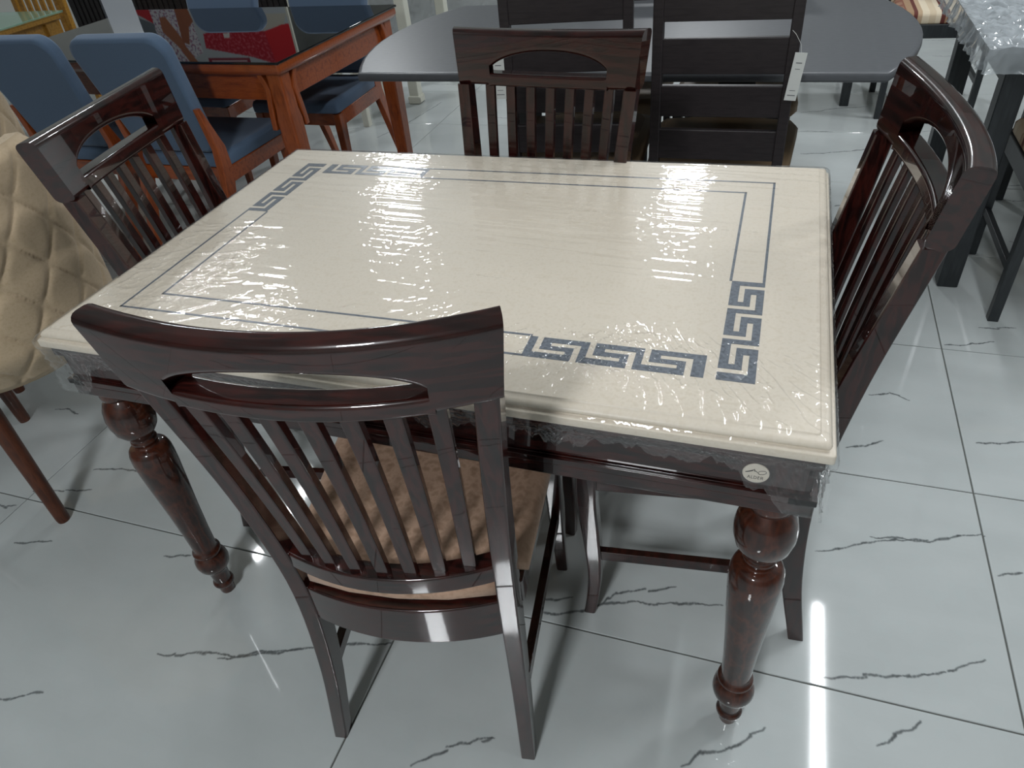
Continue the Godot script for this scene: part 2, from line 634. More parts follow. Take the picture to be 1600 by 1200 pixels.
func make_room() -> void:
	make_floor()
	var c := MB.new()
	c.box(Vector3(-6.3, 3.0, -8.9), Vector3(4.9, 3.15, 5.2), 0.002)
	structure("ceiling", c, M.ceiling)
	for w in [["wall_left", Vector3(-6.3, -0.1, -8.9), Vector3(-6.14, 3.1, 5.2)], ["wall_right", Vector3(4.7, -0.1, -8.9), Vector3(4.9, 3.1, 5.2)], ["wall_back", Vector3(-6.3, -0.1, -8.9), Vector3(4.9, 3.1, -8.7)], ["wall_front", Vector3(-6.3, -0.1, 5.04), Vector3(4.9, 3.1, 5.2)]]:
		var b := MB.new()
		b.box(w[1], w[2], 0.002)
		structure(w[0], b, M.wall)


# ---------- the stone-topped table ----------
func rect(hx: float, hz: float, r := 0.004) -> PackedVector2Array:
	return MB.rr(hx * 2, hz * 2, r, 3)[0]

func make_table() -> void:
	var t := thing("dining_table", "cream stone-topped dining table with dark turned legs and slate key-pattern inlay, wrapped in film", "table")
	var prof := [[0.003, 0.7295], [0.0, 0.732], [0.0, 0.7425], [0.002, 0.7445], [0.0085, 0.745], [0.009, 0.7462], [0.0068, 0.7485], [0.0062, 0.7515], [0.0085, 0.7548], [0.013, 0.7568], [0.0192, 0.7575], [0.0196, 0.7592], [0.0215, 0.76]]
	var top := MB.new()
	top.stack(rect(0.629, 0.419, 0.005), prof)
	var slab := part("tabletop", top, M.stone, t)
	slab.set_meta("label", "cream stone slab with stepped moulded edge")
	# inlaid lines
	var bx := 0.529
	var bz := 0.319
	var bw := 0.05
	var y := 0.7602
	var lw := 0.0042
	for line in [[Vector2(-bx, bz), Vector2(0.21, bz), lw], [Vector2(-bx + bw, bz - bw), Vector2(0.21, bz - bw), lw], [Vector2(bx, -bz), Vector2(-0.21, -bz), lw], [Vector2(bx - bw, -bz + bw), Vector2(-0.21, -bz + bw), lw], [Vector2(bx, -bz), Vector2(bx, 0.064), lw], [Vector2(bx - bw, -bz + bw), Vector2(bx - bw, 0.064), lw], [Vector2(-bx, bz), Vector2(-bx, -0.064), lw], [Vector2(-bx + bw, bz - bw), Vector2(-bx + bw, -0.064), lw]]:
		var a: Vector2 = line[0]
		var b: Vector2 = line[1]
		var m := MB.new()
		var d := (b - a).normalized()
		var inward := -Vector2(signf(a.x + b.x) if absf(d.x) < 0.5 else 0.0, signf(a.y + b.y) if absf(d.y) < 0.5 else 0.0)
		var p0 := a
		var p1: Vector2 = b + inward * line[2]
		m.box(Vector3(minf(p0.x, p1.x), y - 0.002, minf(p0.y, p1.y)), Vector3(maxf(p0.x, p1.x), y + 0.0003, maxf(p0.y, p1.y)), 0.0001)
		part("inlay_line", m, M.inlay, slab)
	# key-pattern strips: s runs from the corner, w from the side the first gap opens to
	for strip in [[Vector2(bx - bw, bz), Vector2(0, -1), Vector2(1, 0)], [Vector2(0.463, bz), Vector2(-1, 0), Vector2(0, -1)], [Vector2(-bx + bw, -bz), Vector2(0, 1), Vector2(-1, 0)], [Vector2(-0.463, -bz), Vector2(1, 0), Vector2(0, 1)]]:
		var gaps := []
		for k in 3:
			var s0 := 79.0 * k
			gaps.append(Rect2(17 + s0, -1, 9, 40))
			gaps.append(Rect2(17 + s0, 31, 44, 8))
			gaps.append(Rect2(76 + s0, 13, 9, 40))
			gaps.append(Rect2(37 + s0, 13, 48, 8))
		var ss := [0.0, 255.0]
		var ws := [0.0, 50.0]
		for g in gaps:
			for e in [g.position.x, g.end.x]:
				if e > 0 and e < 255 and not e in ss:
					ss.append(e)
			for e in [g.position.y, g.end.y]:
				if e > 0 and e < 50 and not e in ws:
					ws.append(e)
		ss.sort()
		ws.sort()
		var m := MB.new()
		for i in ss.size() - 1:
			var j := 0
			while j < ws.size() - 1:
				var k := j
				while k < ws.size() - 1 and not gaps.any(func(g): return g.has_point(Vector2((ss[i] + ss[i + 1]) / 2, (ws[k] + ws[k + 1]) / 2))):
					k += 1
				if k > j:
					var pts := []
					var c0: Vector2 = strip[0]
					for e in [Vector2(ss[i], ws[j]), Vector2(ss[i + 1], ws[j]), Vector2(ss[i + 1], ws[k]), Vector2(ss[i], ws[k])]:
						var p: Vector2 = c0 + strip[1] * e.x * 0.001 + strip[2] * e.y * 0.001
						pts.append(Vector3(p.x, y + 0.0003, p.y))
					m.face(pts, Vector3.UP)
					for z in 4:
						var pa: Vector3 = pts[z]
						var pb: Vector3 = pts[(z + 1) % 4]
						var out: Vector3 = ((pa + pb) / 2 - (pts[0] + pts[2]) / 2).normalized()
						m.face([pa, pb, pb + Vector3(0, -0.002, 0), pa + Vector3(0, -0.002, 0)], out)
				j = maxi(k, j + 1)
		part("key_inlay", m, M.inlay, slab).set_meta("label", "grey slate key-pattern inlay strip")
	# apron: each side a board with a top band, a recessed field and a beaded foot
	for s in [[0, 1], [0, -1], [1, 1], [1, -1]]:
		var along_x: bool = s[0] == 0
		var half := 0.621 if along_x else 0.410
		var face_at := 0.410 if along_x else 0.621
		var m := MB.new()
		for seg in [[0.0, 0.7065, 0.7295, 0.04], [0.0075, 0.658, 0.7065, 0.03], [-0.001, 0.646, 0.6565, 0.035], [0.0015, 0.62, 0.645, 0.035], [0.006, 0.6565, 0.658, 0.03]]:
			var out: float = face_at - seg[0]
			var lo := Vector3(-half + seg[0], seg[1], out - seg[3])
			var hi := Vector3(half - seg[0], seg[2], out)
			if not along_x:
				lo = Vector3(out - seg[3], seg[1], -half + seg[0])
				hi = Vector3(out, seg[2], half - seg[0])
			if s[1] < 0:
				if along_x:
					var z := lo.z
					lo.z = -hi.z
					hi.z = -z
				else:
					var z := lo.x
					lo.x = -hi.x
					hi.x = -z
			m.box(lo, hi, 0.0035 if seg[2] - seg[1] > 0.012 else 0.0007)
		part("apron", m, M.wood_across, t)
	var leg := [Vector2(0.015, 0.0), Vector2(0.0165, 0.004), Vector2(0.018, 0.022), Vector2(0.0195, 0.025), Vector2(0.0232, 0.029), Vector2(0.0238, 0.034), Vector2(0.0222, 0.039), Vector2(0.0192, 0.041), Vector2(0.0188, 0.043), Vector2(0.0205, 0.07), Vector2(0.0225, 0.084), Vector2(0.029, 0.088), Vector2(0.0345, 0.098), Vector2(0.0368, 0.11), Vector2(0.0355, 0.122), Vector2(0.031, 0.132), Vector2(0.0272, 0.1365), Vector2(0.0268, 0.138), Vector2(0.0302, 0.1415), Vector2(0.031, 0.146), Vector2(0.0296, 0.1505), Vector2(0.0255, 0.1525), Vector2(0.0252, 0.16), Vector2(0.0272, 0.215), Vector2(0.0315, 0.29), Vector2(0.0365, 0.36), Vector2(0.0398, 0.41), Vector2(0.0408, 0.44), Vector2(0.0398, 0.456), Vector2(0.0365, 0.466), Vector2(0.031, 0.471), Vector2(0.0235, 0.4725), Vector2(0.022, 0.474), Vector2(0.0215, 0.48), Vector2(0.0245, 0.483), Vector2(0.025, 0.487), Vector2(0.0238, 0.4905), Vector2(0.0215, 0.492), Vector2(0.0245, 0.5), Vector2(0.032, 0.508), Vector2(0.0395, 0.521), Vector2(0.0436, 0.54), Vector2(0.0438, 0.556), Vector2(0.0405, 0.574), Vector2(0.034, 0.588), Vector2(0.027, 0.596), Vector2(0.026, 0.598), Vector2(0.026, 0.6), Vector2(0.031, 0.601), Vector2(0.0315, 0.609), Vector2(0.031, 0.622)]
	for s in [[1, 1], [-1, 1], [1, -1], [-1, -1]]:
		var m := MB.new()
		m.lathe(leg, Vector3(0.571 * s[0], 0, 0.373 * s[1]), 36)
		part("leg", m, M.wood_turned, t)
	# corner blocks the legs are pegged into
	for s in [[1, 1], [-1, 1], [1, -1], [-1, -1]]:
		var m := MB.new()
		var c := Vector3(0.571 * s[0], 0.67, 0.373 * s[1])
		m.box(c - Vector3(0.036, 0.048, 0.03), c + Vector3(0.036, 0.05, 0.03), 0.002)
		part("corner_block", m, M.wood_up, t)
	# round maker's badge on the apron
	var disc := MB.new()
	var ring := []
	disc.lathe([Vector2(0.0, 0.0), Vector2(0.016, 0.0), Vector2(0.0167, 0.0006), Vector2(0.0164, 0.0016), Vector2(0.0158, 0.002), Vector2(0.0, 0.002)], Vector3.ZERO, 40)
	var bd := part("badge", disc, M.badge, t)
	bd.position = Vector3(0.544, 0.6835, 0.4024)
	bd.rotation.x = PI / 2
	bd.set_meta("label", "round off-white badge reading ALDER")
	var word := TextMesh.new()
	word.text = "ALDER"
	var font := SystemFont.new()
	font.font_names = PackedStringArray(["Droid Sans"])
	word.font = font
	word.font_size = 16
	word.pixel_size = 0.00043
	word.depth = 0.0003
	var wt := MeshInstance3D.new()
	wt.name = "lettering"
	wt.mesh = word
	wt.material_override = M.print
	bd.add_child(wt)
	wt.rotation.x = -PI / 2
	wt.position = Vector3(0, 0.0021, 0.007)
	var mark := MB.new()
	var pen := func(pts: Array, r: float):
		var path := []
		var rad := []
		for p in pts:
			path.append(Vector3(p.x * 0.001, 0.0021, -p.y * 0.001))
			rad.append(r)
		mark.rod(path, rad, 6)
	pen.call([Vector2(-13, 1), Vector2(-8, 3.5), Vector2(-1.5, 7.5), Vector2(-2.5, 4.5), Vector2(1, 4)], 0.00045)
	pen.call([Vector2(-13, 1), Vector2(-9, 2.2), Vector2(-4, 4.8)], 0.0005)
	var loop := []
	for k in 21:
		var f := TAU * k / 20.0 + 2.2
		loop.append(Vector2(7.5 + 5.2 * cos(f) * 0.9 + 1.8 * sin(f), 3.2 + 3.4 * sin(f)))
	pen.call(loop, 0.00035)
	pen.call([Vector2(-2.5, 6), Vector2(2, 2.5), Vector2(5, -0.6)], 0.00035)
	part("emblem", mark, M.print, bd)

func make_film() -> void:
	# one sheet of stretch film: over the slab, round its moulded edge and down the apron
	var hx := 0.604
	var hz := 0.396
	var long_ := noise(1.0, 4, 2)
	var fine := noise(1.0, 6, 2)
	var patch := noise(3.4, 8, 2)
	var hem := noise(9.0, 15, 4)
	var crease := noise(1.0, 19, 2)
	# way out and down from the slab's upper edge: x outward, y dropped
	var way := [Vector2(0.0, 0.0), Vector2(0.006, 0.0012), Vector2(0.013, 0.003), Vector2(0.0205, 0.008), Vector2(0.0262, 0.0145), Vector2(0.0272, 0.0175), Vector2(0.0272, 0.0305), Vector2(0.0225, 0.0345), Vector2(0.0188, 0.05), Vector2(0.0186, 0.075), Vector2(0.0205, 0.11), Vector2(0.0215, 0.128)]
	var arc := [0.0]
	for k in range(1, way.size()):
		arc.append(arc[-1] + way[k].distance_to(way[k - 1]))
	var edge_arc: float = arc[6]
	var cols := []
	var nd := 34
	var ne := 14
	for k in nd:
		cols.append(-1.0 - (1.0 - float(k) / nd))
	var nx := 400
	for k in nx + 1:
		cols.append(-1.0 + 2.0 * k / nx)
	for k in nd:
		cols.append(1.0 + float(k + 1) / nd)
	var rows := []
	for k in nd:
		rows.append(-1.0 - (1.0 - float(k) / nd))
	var nzr := 270
	for k in nzr + 1:
		rows.append(-1.0 + 2.0 * k / nzr)
	for k in nd:
		rows.append(1.0 + float(k + 1) / nd)
	var G := []
	for r in rows:
		var line := PackedVector3Array()
		for c in cols:
			var x := clampf(c, -1.0, 1.0) * hx
			var z := clampf(r, -1.0, 1.0) * hz
			var ox := maxf(0.0, absf(c) - 1.0)
			var oz := maxf(0.0, absf(r) - 1.0)
			var front := smoothstep(0.16, 0.32, z) * (0.35 + 0.65 * smoothstep(-0.1, 0.1, x + 0.2 * sin(z * 9.0)))
			var leftc := smoothstep(-0.3, -0.5, x) * smoothstep(-0.1, 0.1, z)
			var cr := maxf(front, leftc)
			# long taut streaks across, crackled puckers along the front and the corner
			var st := long_.get_noise_2d(x * 2.2 + z * 0.6, (z - x * 0.06) * 38.0)
			var st2 := long_.get_noise_2d(x * 5.0 + 31.0, (z - x * 0.05) * 75.0)
			var y := 0.7613 + (0.6 + st) * 0.0006 + st2 * 0.00022 * (1.0 - 0.6 * cr)
			var fan := Vector2(x - 0.3, z - 0.02)
			var pu := crease.get_noise_2d(fan.angle() * 13.0, fan.length() * 7.0)
			var pk := fine.get_noise_2d(x * 26.0 + z * 9.0, z * 22.0 - x * 7.0)
			var on := smoothstep(-0.1, 0.35, patch.get_noise_2d(x, z))
			y += cr * (0.0024 * pow(maxf(0.0, 1.0 - absf(pu) * 3.6), 2.0) + 0.0018 * on * pow(maxf(0.0, 1.0 - absf(pk) * 5.0), 2.0))
			y += 0.0005 * (1.0 - cr) * on * pow(maxf(0.0, 1.0 - absf(pk) * 6.0), 2.0)
			# slack blister where the sheet was pulled down over the front edge
			var bl := exp(-pow((x - 0.36) / 0.13, 2.0)) * smoothstep(0.19, 0.35, z) * (1.0 - smoothstep(0.352, 0.394, z))
			y += bl * (0.0095 + 0.0012 * st + 0.0016 * pow(maxf(0.0, 1.0 - absf(pu) * 3.0), 1.5) + 0.0016 * pow(maxf(0.0, 1.0 - absf(pk) * 3.5), 1.5))
			if ox == 0.0 and oz == 0.0:
				line.append(Vector3(x, y, z))
				continue
			# hem height wanders along each side
			var run := x if oz > 0.0 else z + 3.0
			var len_ := 0.055 + 0.022 * hem.get_noise_1d(run * 1.0) + 0.02 * hem.get_noise_1d(run * 4.0 + 7.0)
			if oz > 0.0:
				len_ -= 0.0 * smoothstep(-0.25, -0.5, x) * smoothstep(-0.6, -0.54, x)
				len_ += 0.07 * smoothstep(0.5, 0.6, absf(x))
			if ox > 0.0:
				len_ += 0.07 * smoothstep(0.28, 0.39, absf(z))
			len_ = clampf(len_, 0.036, 0.122)
			var o := Vector2.ZERO
			var dy := 0.0
			for e in [[ox, 0], [oz, 1]]:
				var f: float = e[0]
				if f <= 0.0:
					continue
				var d := edge_arc * f / 0.42
				if f > 0.42:
					d = lerpf(edge_arc, edge_arc + len_ - 0.02, (f - 0.42) / 0.58)
				var k := 0
				while k < way.size() - 2 and d > arc[k + 1]:
					k += 1
				var q: Vector2 = way[k].lerp(way[k + 1], clampf((d - arc[k]) / (arc[k + 1] - arc[k]), 0.0, 1.0))
				o[e[1]] = q.x
				dy = maxf(dy, q.y)
			var cru := crease.get_noise_2d(run * 46.0 + dy * 40.0, dy * 60.0 - run * 20.0)
			var corner := smoothstep(0.42, 0.6, absf(x)) * smoothstep(0.28, 0.39, absf(z))
			var sw := (0.002 + 0.002 * corner) * smoothstep(0.028, 0.04, dy)
			var fold := sw * pow(maxf(0.0, 1.0 - absf(cru) * 3.2), 1.5) + 0.0006 + 0.0008 * smoothstep(0.0, 0.012, dy) * pow(maxf(0.0, 1.0 - absf(fine.get_noise_2d(run * 34.0, dy * 200.0)) * 5.0), 2.0)
			var fade := 1.0 - smoothstep(0.0, 0.006, dy)
			line.append(Vector3(x + signf(c) * (o.x + (fold if ox > 0.0 else 0.0)), lerpf(0.7616, y, fade) - dy, z + signf(r) * (o.y + (fold if oz > 0.0 else 0.0))))
		G.append(line)
	var m := MB.new()
	m.sheet(G)
	single("stretch_film", m, M.film, "clear crinkled stretch film wrapped over the cream stone tabletop", "plastic wrap")


# ---------- slat-back chair ----------
func rail_point(u: float, yy: float, t: float, bulge: float) -> Vector3:
	# u -1..1 across the top rail; t metres forward of its rear face
	var v := (yy - 0.902) / 0.101
	return Vector3(u * (0.210 + 0.010 * v), yy - 0.011 * (1.0 - u * u), -0.016 + 0.016 * v + bulge * (1.0 - u * u) - t)

func rail_piece(m: MB, us: Array, lo: Callable, hi: Callable, thick: float, rad: Callable, lean: float, cap0: bool, cap1: bool) -> void:
	var st := []
	var bulge := 0.032
	for u in us:
		var a: float = lo.call(u)
		var b: float = hi.call(u)
		var c := rail_point(u, (a + b) / 2, thick / 2 - 0.003, bulge)
		var up := (rail_point(u, b, 0, bulge) - rail_point(u, a, 0, bulge)) / maxf(b - a, 1e-5)
		var tang := rail_point(u + 0.01, (a + b) / 2, 0, bulge) - rail_point(u - 0.01, (a + b) / 2, 0, bulge)
		var X := Vector3(tang.z, 0, -tang.x).normalized() * -1.0
		c.x += lean * (c.y - 0.5)
		up.x += lean
		st.append([c, X, up, thick, b - a, minf(rad.call(u), (b - a) * 0.45)])
	m.loft(st, false, 4)
	if cap0 or cap1:
		for e in [[0, cap0], [-1, cap1]]:
			if e[1]:
				var s: Array = st[e[0]]
				var q := MB.rr(s[3], s[4], s[5], 4)
				var row := PackedVector3Array()
				for p in q[0]:
					row.append(s[0] + s[1] * p.x + s[2] * p.y)
				var inner := PackedVector3Array()
				var t: Array = st[1 if e[0] == 0 else -2]
				for p in q[0]:
					inner.append(t[0] + t[1] * p.x + t[2] * p.y)
				m.cap(row, inner)

func make_slat_chair(label: String, at: Vector3, turn: float, lean := 0.0) -> Node3D:
	var t := thing("slat_chair", label, "chair", at, turn, W_CHAIRS)
	var L := func(p: Vector3) -> Vector3: return p + Vector3(lean * (p.y - 0.5), 0, 0)
	# crest rail with its long D-shaped hand hole
	var m := MB.new()
	var y0 := 0.8985
	var y1 := 1.011
	var s := 0.68
	var floor_y := 0.9245
	var hole := func(u: float) -> float: return 0.0005 + 0.0445 * pow(maxf(0.0, 1.0 - pow(absf(u) / s, 2.2)), 0.62)
	var th := 0.034
	var r_out := func(_u: float) -> float: return 0.012
	var r_in := func(u: float) -> float: return minf(0.006, 0.0006 + hole.call(u) * 0.4)
	var ends := [-1.0, -0.94, -0.88, -0.8, -0.72, -0.66, -s]
	var mid := []
	for k in 41:
		mid.append(-s * cos(PI * k / 40.0))
	var other := []
	for e in ends:
		other.push_front(-e)
	rail_piece(m, ends, func(_u): return y0, func(_u): return y1, th, r_out, lean, true, false)
	rail_piece(m, other, func(_u): return y0, func(_u): return y1, th, r_out, lean, false, true)
	rail_piece(m, mid, func(_u): return y0, func(_u): return floor_y, th, r_in, lean, false, false)
	rail_piece(m, mid, func(u): return floor_y + hole.call(u), func(_u): return y1, th, r_out, lean, false, false)
	part("crest_rail", m, M.wood_across, t)
	# rear posts run from foot to crest rail in one sabre curve
	var xo := [Vector2(0, 0.197), Vector2(0.22, 0.189), Vector2(0.45, 0.186), Vector2(0.7, 0.195), Vector2(0.9, 0.2095)]
	var zr := [Vector2(0, -0.045), Vector2(0.2, -0.076), Vector2(0.42, -0.085), Vector2(0.65, -0.06), Vector2(0.9, -0.0165)]
	var dep := [Vector2(0, 0.030), Vector2(0.42, 0.045), Vector2(0.9, 0.032)]
	var wid := [Vector2(0, 0.026), Vector2(0.42, 0.03), Vector2(0.9, 0.0285)]
	for sd in [-1, 1]:
		var p := MB.new()
		var st := []
		for k in 25:
			var y := 0.9 * k / 24.0
			var w := curve_at(wid, y)
			var d := curve_at(dep, y)
			var c: Vector3 = L.call(Vector3(sd * (curve_at(xo, y) - w / 2), y, curve_at(zr, y) - d / 2))
			var slope := (curve_at(zr, minf(y + 0.01, 0.9)) - curve_at(zr, maxf(y - 0.01, 0.0))) / 0.02
			st.append([c, Vector3(1, 0, 0), Vector3(0, -slope, 1).normalized() * sqrt(1.0 + slope * slope) * Vector3(0, 0, 1).dot(Vector3(0, -slope, 1).normalized()), w, d, 0.003])
		for q in st:
			q[2] = Vector3(0, 0, 1)
		p.loft(st)
		part("rear_post", p, M.wood_up, t)
	# lower back rail that holds the slats, and the seat back rail under it
	for rail in [["lower_rail", 0.492, 0.527, -0.082, 0.032, 0.036, 0.159], ["seat_rail", 0.343, 0.431, -0.089, 0.024, 0.03, 0.158]]:
		var q := MB.new()
		var st := []
		for k in 17:
			var u := -1.0 + k / 8.0
			var c: Vector3 = L.call(Vector3(u * rail[6], (rail[1] + rail[2]) / 2, rail[3] + rail[5] * (1 - u * u) - rail[4] / 2))
			var tx := Vector3(rail[6], 0, -2.0 * rail[5] * u)
			st.append([c, Vector3(-tx.z, 0, tx.x).normalized(), Vector3(0, 1, 0), rail[4], rail[2] - rail[1], 0.004])
		q.loft(st)
		part(rail[0], q, M.wood_across, t)
	# seven slats
	for k in 7:
		var f := (k - 3) / 3.0
		var a: Vector3 = L.call(Vector3(f * 0.124, 0.522, -0.082 + 0.036 * (1 - pow(f * 0.78, 2)) - 0.016))
		var b: Vector3 = L.call(Vector3(f * 0.1425, 0.905 - 0.011 * (1 - pow(f * 0.68, 2)), -0.016 + 0.032 * (1 - pow(f * 0.68, 2)) - 0.014))
		var bow: Vector3 = L.call(Vector3(f * 0.133, 0.71, (a.z + b.z) / 2 - 0.008))
		var q := MB.new()
		var st := []
		for i in 9:
			var w := i / 8.0
			var c := a.lerp(bow, w).lerp(bow.lerp(b, w), w)
			st.append([c, Vector3(1, 0, 0.12 * -f).normalized(), Vector3(0.12 * f, 0, 1).normalized(), 0.0195 + 0.002 * w, 0.0135, 0.002])
		q.loft(st)
		part("slat", q, M.wood_up, t)
	# seat
	var plan := PackedVector2Array([Vector2(-0.152, -0.094), Vector2(-0.08, -0.079), Vector2(0.0, -0.074), Vector2(0.08, -0.079), Vector2(0.152, -0.094), Vector2(0.152, -0.142), Vector2(0.196, -0.144), Vector2(0.202, -0.25), Vector2(0.211, -0.4), Vector2(0.213, -0.47), Vector2(0.207, -0.488), Vector2(0.19, -0.497), Vector2(0.1, -0.503), Vector2(-0.1, -0.503), Vector2(-0.19, -0.497), Vector2(-0.207, -0.488), Vector2(-0.213, -0.47), Vector2(-0.211, -0.4), Vector2(-0.202, -0.25), Vector2(-0.196, -0.144), Vector2(-0.152, -0.142)])
	var c := MB.new()
	c.stack(plan, [[0.004, 0.437], [0.0, 0.441], [0.0, 0.455], [0.002, 0.462], [0.007, 0.468], [0.016, 0.472], [0.03, 0.474]])
	part("seat", c, M.tan, t).set_meta("label", "brown suede seat pad")
	for sd in [-1, 1]:
		var q := MB.new()
		q.bar(Vector3(sd * 0.176, 0.41, -0.125), Vector3(sd * 0.19, 0.41, -0.47), 0.024, 0.055, 0.003)
		part("side_rail", q, M.wood_across, t)
		var f := MB.new()
		var st := []
		var zk := [Vector2(0, 0.006), Vector2(0.05, -0.001), Vector2(0.14, -0.007), Vector2(0.26, -0.001), Vector2(0.36, 0.006), Vector2(0.437, 0.004)]
		var wk := [Vector2(0, 0.025), Vector2(0.1, 0.027), Vector2(0.3, 0.036), Vector2(0.4, 0.04), Vector2(0.437, 0.04)]
		for k in 19:
			var y := 0.437 * k / 18.0
			var w := curve_at(wk, y)
			st.append([Vector3(sd * (0.209 - w / 2), y, -0.476 - curve_at(zk, y)), Vector3(1, 0, 0), Vector3(0, 0, 1), w, w, 0.005])
		f.loft(st)
		part("front_leg", f, M.wood_up, t)
		var b := MB.new()
		b.bar(Vector3(sd * 0.177, 0.19, -0.105), Vector3(sd * 0.192, 0.19, -0.47), 0.016, 0.026, 0.002)
		part("stretcher", b, M.wood_across, t)
	var fr := MB.new()
	fr.bar(Vector3(-0.175, 0.41, -0.478), Vector3(0.175, 0.41, -0.478), 0.022, 0.055, 0.003)
	part("front_rail", fr, M.wood_across, t)
	return t


# ---------- quilted beige chair ----------
func make_quilted_chair(label: String, at: Vector3, turn: float) -> Node3D:
	var t := thing("quilted_chair", label, "chair", at, turn, "quilted beige tub chairs")
	var m := MB.new()
	var rows := 110
	var cols := 200
	var f0 := deg_to_rad(112)
	var top := func(f: float) -> float: return 0.62 + 0.3 * smoothstep(deg_to_rad(112), deg_to_rad(62), absf(f))
	var place := func(f: float, v: float, inset: float) -> Vector3:
		var y0 := 0.385
		var y: float = lerpf(y0, top.call(f), v)
		var k := 0.8 + 0.2 * smoothstep(0.0, 0.22, v)
		var rx := 0.285 * k - inset
		var rz := 0.265 * k - inset
		var back := 0.07 * (y - 0.45) * maxf(0.0, cos(f))
		return Vector3(sin(f) * rx, y, cos(f) * rz + back)
	var O := []
	var I := []
	for i in rows + 1:
		var v := float(i) / rows
		var a := PackedVector3Array()
		var b := PackedVector3Array()
		for j in cols + 1:
			var f := lerpf(-f0, f0, float(j) / cols)
			var p: Vector3 = place.call(f, v, 0.0)
			var s := f * 0.275 / 0.058
			var h := (p.y - 0.42) / 0.08
			var g := absf(sin(PI * (s + h) * 0.5)) * absf(sin(PI * (s - h) * 0.5))
			var edge := smoothstep(0.0, 0.05, v) * smoothstep(1.0, 0.95, v) * smoothstep(f0, f0 - 0.15, absf(f))
			var puff := edge * 0.0075 * (1.0 - pow(1.0 - minf(1.0, g * 1.8), 3.0))
			var round_ := 0.012 * (pow(1.0 - smoothstep(0.0, 0.05, 1.0 - v), 2.0) + pow(1.0 - smoothstep(0.0, 0.05, v), 2.0))
			a.append(place.call(f, v, round_ - puff))
			b.append(place.call(f, v, 0.05 - round_))
		O.append(a)
		I.append(b)
	m.sheet(O, true)
	m.sheet(I)
	# the rolled rim that closes the two skins
	for ring in [[O[-1], I[-1], Vector3(0, 1, 0)], [O[0], I[0], Vector3(0, -1, 0)]]:
		for j in cols:
			m.face([ring[0][j], ring[0][j + 1], ring[1][j + 1], ring[1][j]], ring[2])
	for j in [0, cols]:
		for i in rows:
			m.face([O[i][j], O[i + 1][j], I[i + 1][j], I[i][j]], Vector3(0, 0, -1))
	part("shell", m, M.beige, t)
	var c := MB.new()
	var plan := PackedVector2Array()
	for k in 32:
		var f := TAU * k / 32.0
		plan.append(Vector2(sin(f) * 0.235 - 0.02, cos(f) * 0.25 - 0.05))
	c.stack(plan, [[0.03, 0.4], [0.005, 0.405], [0.0, 0.42], [0.0, 0.45], [0.01, 0.465], [0.035, 0.475]])
	part("seat", c, M.beige, t)
	var b := MB.new()
	b.stack(PackedVector2Array([Vector2(-0.1, 0.2), Vector2(0.14, -0.04), Vector2(-0.1, -0.28), Vector2(-0.34, -0.04)]), [[0.0, 0.372], [0.0, 0.402]], Transform3D.IDENTITY, false)
	part("base_frame", b, M.walnut, t)
	for s in [Vector2(-0.102, 0.242), Vector2(0.182, -0.04), Vector2(-0.1, -0.322), Vector2(-0.384, -0.04)]:
		var l := MB.new()
		var c2 := Vector2(-0.1, -0.04)
		var hi: Vector2 = c2 + (s - c2) * 0.78
		l.rod([Vector3(s.x, 0.0, s.y), Vector3(s.x, 0.01, s.y), Vector3(hi.x, 0.385, hi.y)], [0.0155, 0.017, 0.024], 18)
		part("leg", l, M.walnut, t)
	return t


